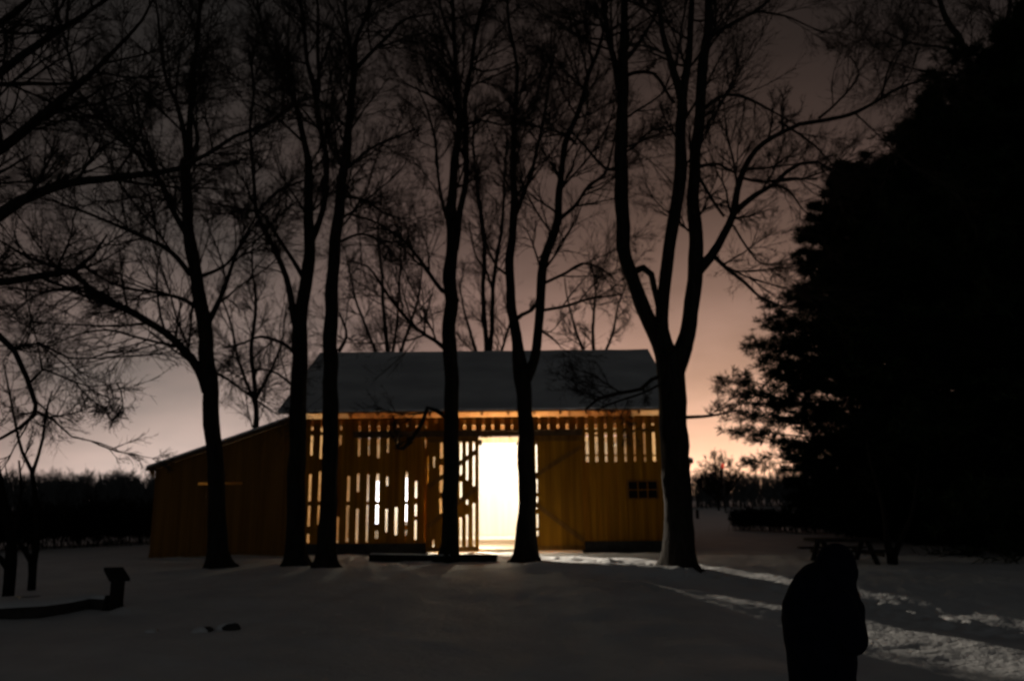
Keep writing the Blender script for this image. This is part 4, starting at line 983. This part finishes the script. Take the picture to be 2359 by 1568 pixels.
# timber kerb before the barn door
a, b = G(852, 1291), G(1145, 1293)
kb = thing('timber_kerb', 'long dark squared timber lying on the snow before the barn door', 'timber', (0, a.y, 0))
mb = MB(); mb.bar((a.x, a.y, 0.06), (b.x, b.y, 0.07), 0.16, 0.20); mb.build('timber', M_WEATHER, kb, 0.012)
mb = MB(); mb.bar((a.x + 0.03, a.y, 0.178), (X(1058), b.y, 0.178), 0.12, 0.03); mb.build('snow_cap', M_SNOWCAP, kb, 0.01)
# picnic table
c = G(1945, 1293); zt = gz(c.x, c.y)
top = P(1940, 1241, c.y).z
tb = thing('picnic_table', 'low wooden picnic table on the snow behind the walking person', 'table', (c.x, c.y, zt))
x0, x1 = P(1863, 1250, c.y).x, P(2019, 1250, c.y).x
mb = MB()
for k in range(5): mb.box(x0, x1, c.y - 0.36 + k * 0.146, c.y - 0.36 + k * 0.146 + 0.135, top - 0.045, top)
mb.build('table_top', M_WEATHER, tb, 0.005)
sh = zt + (top - zt) * 0.6
for s in (-1, 1):
    mb = MB(); yy = c.y + s * 0.68
    for k in range(2): mb.box(x0, x1, yy - 0.13 + k * 0.135, yy - 0.005 + k * 0.135, sh - 0.04, sh)
    mb.build('bench', M_WEATHER, tb, 0.005)
for s in (x0 + 0.28, x1 - 0.28):
    for q in (-1, 1):
        mb = MB(); mb.bar((s, c.y + q * 0.16, top - 0.05), (s, c.y + q * 0.62, zt - 0.05), 0.05, 0.11, up=Vector((1, 0, 0))); mb.build('leg', M_WEATHER, tb)
    mb = MB(); mb.bar((s + 0.055, c.y - 0.82, sh - 0.095), (s + 0.055, c.y + 0.82, sh - 0.095), 0.05, 0.10); mb.build('cross_beam', M_WEATHER, tb)
mb = MB(); mb.box(x0 + 0.02, x1 - 0.02, c.y - 0.34, c.y + 0.34, top + 0.003, top + 0.02); mb.build('snow_cap', M_WEATHER, tb)
# marker post far right
c = G(1607, 1194); s = c.y / FPX
pt = thing('marker_post', 'thin dark marker post on the far snow right of the barn', 'post', (c.x, c.y, gz(c.x, c.y)))
mb = MB(); mb.box(c.x - 3 * s, c.x + 3 * s, c.y - 3 * s, c.y + 3 * s, gz(c.x, c.y) - 0.2, gz(c.x, c.y) + 18 * s); mb.build('post', M_WEATHER, pt, 0.01)
mb = MB(); mb.prism([(c.x - 3.6 * s, 0), (c.x + 3.6 * s, 0), (c.x, 3 * s)], 'y', c.y - 3.6 * s, c.y + 3.6 * s); cp_ = mb.build('cap', M_WEATHER, pt); cp_.location.z += gz(c.x, c.y) + 18.2 * s
# red signal lamp far off
yr = 70.0; p = P(1665, 1072, yr)
rl = thing('signal_lamp', 'small red signal lamp on a far mast behind the bare bush', 'lamp', (p.x, yr, gz(p.x, yr)))
mb = MB(); mb.tube([(p.x, yr, gz(p.x, yr) - 0.2), (p.x, yr, p.z - 0.2)], [0.07, 0.05], 8); mb.build('mast', M_IRON, rl)
mb = MB(); mb.tube([(p.x, yr, p.z - 0.2), (p.x, yr, p.z - 0.1), (p.x, yr, p.z + 0.1), (p.x, yr, p.z + 0.2)], [0.06, 0.12, 0.12, 0.04], 12); mb.build('lens', M_RED, rl)

# ------------------------------------------------------------------ bales in the barn
def bale(x, y, z, rz, label):
    bm = bmesh.new(); bmesh.ops.create_cube(bm, size=1.0); bmesh.ops.subdivide_edges(bm, edges=bm.edges, cuts=5, use_grid_fill=True)
    for v in bm.verts:
        v.co = Vector((v.co.x * 0.9, v.co.y * 0.46, v.co.z * 0.38)); v.co += v.co.normalized() * 0.02 * noise.noise(v.co * 9 + Vector((x, y, z)))
    me = bpy.data.meshes.new('hay_bale'); bm.to_mesh(me); bm.free()
    o = link('hay_bale', me, M_HAY); o.location = (x, y, z); o.rotation_euler = (0, 0, rz); tag(o, label, 'hay bale', 'hay bales stacked in the barn')
    return o
HB = 'hay bale in the stack behind the gappy left barn wall'
k = 0
for i in range(4):
    for j in range(3):
        bale(XL + 0.75 + i * 0.93 + (0.3 if j % 2 else 0), YB + BD - 0.7, 0.10 + 0.21 + j * 0.41, 0.0, HB)

# ------------------------------------------------------------------ person
def skin(name, nodes, edges, material, parent, sub=2):
    """nodes: {key: (x, y, z, r)}"""
    me = bpy.data.meshes.new(name); keys = list(nodes)
    me.from_pydata([nodes[k_][:3] for k_ in keys], [(keys.index(a_), keys.index(b_)) for a_, b_ in edges], [])
    o = bpy.data.objects.new(name, me); COL.objects.link(o)
    o.modifiers.new('skin', 'SKIN'); 
    for v, k_ in zip(me.skin_vertices[0].data, keys):
        r = nodes[k_][3]; v.radius = (r, r) if not isinstance(r, tuple) else r
    me.skin_vertices[0].data[0].use_root = True
    md = o.modifiers.new('sub', 'SUBSURF'); md.levels = sub; md.render_levels = sub
    dg = bpy.context.evaluated_depsgraph_get(); dg.update()
    m2 = bpy.data.meshes.new_from_object(o.evaluated_get(dg)); m2.name = name
    bpy.data.objects.remove(o); bpy.data.meshes.remove(me)
    for p_ in m2.polygons: p_.use_smooth = True
    m2.materials.clear()
    o2 = bpy.data.objects.new(name, m2); COL.objects.link(o2); m2.materials.append(material); o2.parent = parent
    return o2
def capsules(name, nodes, edges, material, parent, vox=0.016, it=6):
    bm = bmesh.new()
    for k_, (x, y, z, r) in nodes.items(): bmesh.ops.create_icosphere(bm, subdivisions=2, radius=r, matrix=Matrix.Translation((x, y, z)))
    for a_, b_ in edges:
        pa, pb = Vector(nodes[a_][:3]), Vector(nodes[b_][:3]); d = pb - pa
        bmesh.ops.create_cone(bm, cap_ends=True, segments=20, radius1=nodes[a_][3], radius2=nodes[b_][3], depth=d.length, matrix=Matrix.Translation((pa + pb) / 2) @ d.to_track_quat('Z', 'Y').to_matrix().to_4x4())
    me = bpy.data.meshes.new(name); bm.to_mesh(me); bm.free(); o = bpy.data.objects.new(name, me); COL.objects.link(o)
    m = o.modifiers.new('remesh', 'REMESH'); m.mode = 'VOXEL'; m.voxel_size = vox
    m = o.modifiers.new('smooth', 'SMOOTH'); m.iterations = it; m.factor = 0.6
    dg = bpy.context.evaluated_depsgraph_get(); dg.update()
    m2 = bpy.data.meshes.new_from_object(o.evaluated_get(dg)); m2.name = name
    bpy.data.objects.remove(o); bpy.data.meshes.remove(me)
    for v in m2.vertices: v.co += v.co.normalized() * 0.0 + Vector((noise.noise(v.co * 9), noise.noise(v.co * 9 + Vector((5, 0, 0))), 0)) * 0.010
    for p_ in m2.polygons: p_.use_smooth = True
    m2.materials.clear(); m2.materials.append(material)
    o2 = bpy.data.objects.new(name, m2); COL.objects.link(o2); o2.parent = parent
    return o2
PD = 4.8
pp = P(1890, 1400, PD); pg = gz(pp.x, PD)
person = thing('person', 'person in a dark hooded coat walking to the right over the snow, back hunched', 'person', (pp.x, PD, pg), math.radians(-78))
person.scale = (1.05, 1.05, 1.05)
# local frame: +y is the way the person faces, +x their right
B = {'pelvis': (0, -0.02, 0.90, 0.12), 'waist': (0, -0.03, 1.05, 0.11), 'chest': (0, -0.01, 1.26, 0.13), 'neck': (0, 0.08, 1.42, 0.055), 'skull': (0, 0.145, 1.495, 0.080), 'crown': (0, 0.14, 1.56, 0.06), 'nose': (0, 0.235, 1.49, 0.014),
     'chin': (0, 0.20, 1.435, 0.032)}
E = [('pelvis', 'waist'), ('waist', 'chest'), ('chest', 'neck'), ('neck', 'skull'), ('skull', 'crown'), ('skull', 'nose'), ('skull', 'chin')]
HAND = {}
for s, nm in ((-1, 'l'), (1, 'r')):
    st = 0.10 * s
    B[nm + 'hip'] = (0.09 * s, 0, 0.86, 0.095); B[nm + 'knee'] = (0.10 * s, 0.06 + st * 0.5, 0.48, 0.062); B[nm + 'ank'] = (0.10 * s, -0.02 + st, 0.10, 0.042); B[nm + 'toe'] = (0.11 * s, 0.14 + st, 0.04, 0.036)
    B[nm + 'sho'] = (0.17 * s, 0.0, 1.34, 0.065); B[nm + 'elb'] = (0.225 * s, 0.03, 1.16, 0.046); B[nm + 'wri'] = (0.10 * s, 0.145, 1.31, 0.028)
    w = Vector(B[nm + 'wri'][:3]); d = (w - Vector(B[nm + 'elb'][:3])).normalized(); B[nm + 'palm'] = (*(w + d * 0.06), 0.030)
    E += [('pelvis', nm + 'hip'), (nm + 'hip', nm + 'knee'), (nm + 'knee', nm + 'ank'), (nm + 'ank', nm + 'toe'), ('chest', nm + 'sho'), (nm + 'sho', nm + 'elb'), (nm + 'elb', nm + 'wri'), (nm + 'wri', nm + 'palm')]
    sd = d.cross(Vector((s, 0, 0))).normalized()     # across the palm
    for k, (off, ln) in enumerate(((-0.027, 0.068), (-0.009, 0.078), (0.009, 0.074), (0.026, 0.058))):
        r = w + d * 0.085 + sd * off; m_ = r + d * ln * 0.5; e_ = m_ + (d * 0.8 + Vector((-0.5 * s, 0, 0))).normalized() * ln * 0.5
        B[f'{nm}f{k}a'] = (*r, 0.010); B[f'{nm}f{k}b'] = (*m_, 0.0095); B[f'{nm}f{k}c'] = (*e_, 0.008)
        E += [(nm + 'palm', f'{nm}f{k}a'), (f'{nm}f{k}a', f'{nm}f{k}b'), (f'{nm}f{k}b', f'{nm}f{k}c')]
    r = w + d * 0.03 + sd * -0.032; B[nm + 'ta'] = (*r, 0.012); B[nm + 'tb'] = (*(r + (d - sd * 0.6).normalized() * 0.05), 0.010)
    E += [(nm + 'palm', nm + 'ta'), (nm + 'ta', nm + 'tb')]
skin('body', B, E, M_SKIN, person)
J = {'pelvis': (0, -0.025, 0.90, 0.178), 'waist': (0, -0.02, 1.06, 0.185), 'chest': (0, -0.02, 1.25, 0.205), 'upper': (0, 0.03, 1.38, 0.18), 'collar': (0, 0.09, 1.46, 0.13), 'hem': (0, -0.02, 0.70, 0.168)}
JE = [('pelvis', 'waist'), ('waist', 'chest'), ('chest', 'upper'), ('upper', 'collar'), ('pelvis', 'hem')]
for s, nm in ((-1, 'l'), (1, 'r')):
    for q, r in (('sho', 0.095), ('elb', 0.075), ('wri', 0.056)): J[nm + q] = (*B[nm + q][:3], r)
    JE += [('chest', nm + 'sho'), (nm + 'sho', nm + 'elb'), (nm + 'elb', nm + 'wri')]
capsules('coat', J, JE, M_COAT, person)
H = {'a': (0, 0.06, 1.43, 0.12), 'b': (0, 0.115, 1.50, 0.122), 'c': (0, 0.125, 1.545, 0.112)}
capsules('hood', H, [('a', 'b'), ('b', 'c')], M_COAT, person)
Tn = {'pelvis': (0, -0.02, 0.92, 0.14)}; TE = []
for s, nm in ((-1, 'l'), (1, 'r')):
    Tn[nm + 'h'] = (*B[nm + 'hip'][:3], 0.115); Tn[nm + 'k'] = (*B[nm + 'knee'][:3], 0.085); k_ = B[nm + 'ank']; Tn[nm + 'a'] = (k_[0], k_[1], k_[2] + 0.05, 0.072)
    TE += [('pelvis', nm + 'h'), (nm + 'h', nm + 'k'), (nm + 'k', nm + 'a')]
capsules('trousers', Tn, TE, M_TROUSER, person)
for s, nm in ((-1, 'l'), (1, 'r')):
    a_ = B[nm + 'ank']; t_ = B[nm + 'toe']
    skin('boot', {'a': (a_[0], a_[1], 0.16, 0.062), 'b': (a_[0], a_[1] - 0.01, 0.06, 0.058), 'c': (t_[0], t_[1], 0.045, 0.046)}, [('a', 'b'), ('b', 'c')], M_BOOT, person)
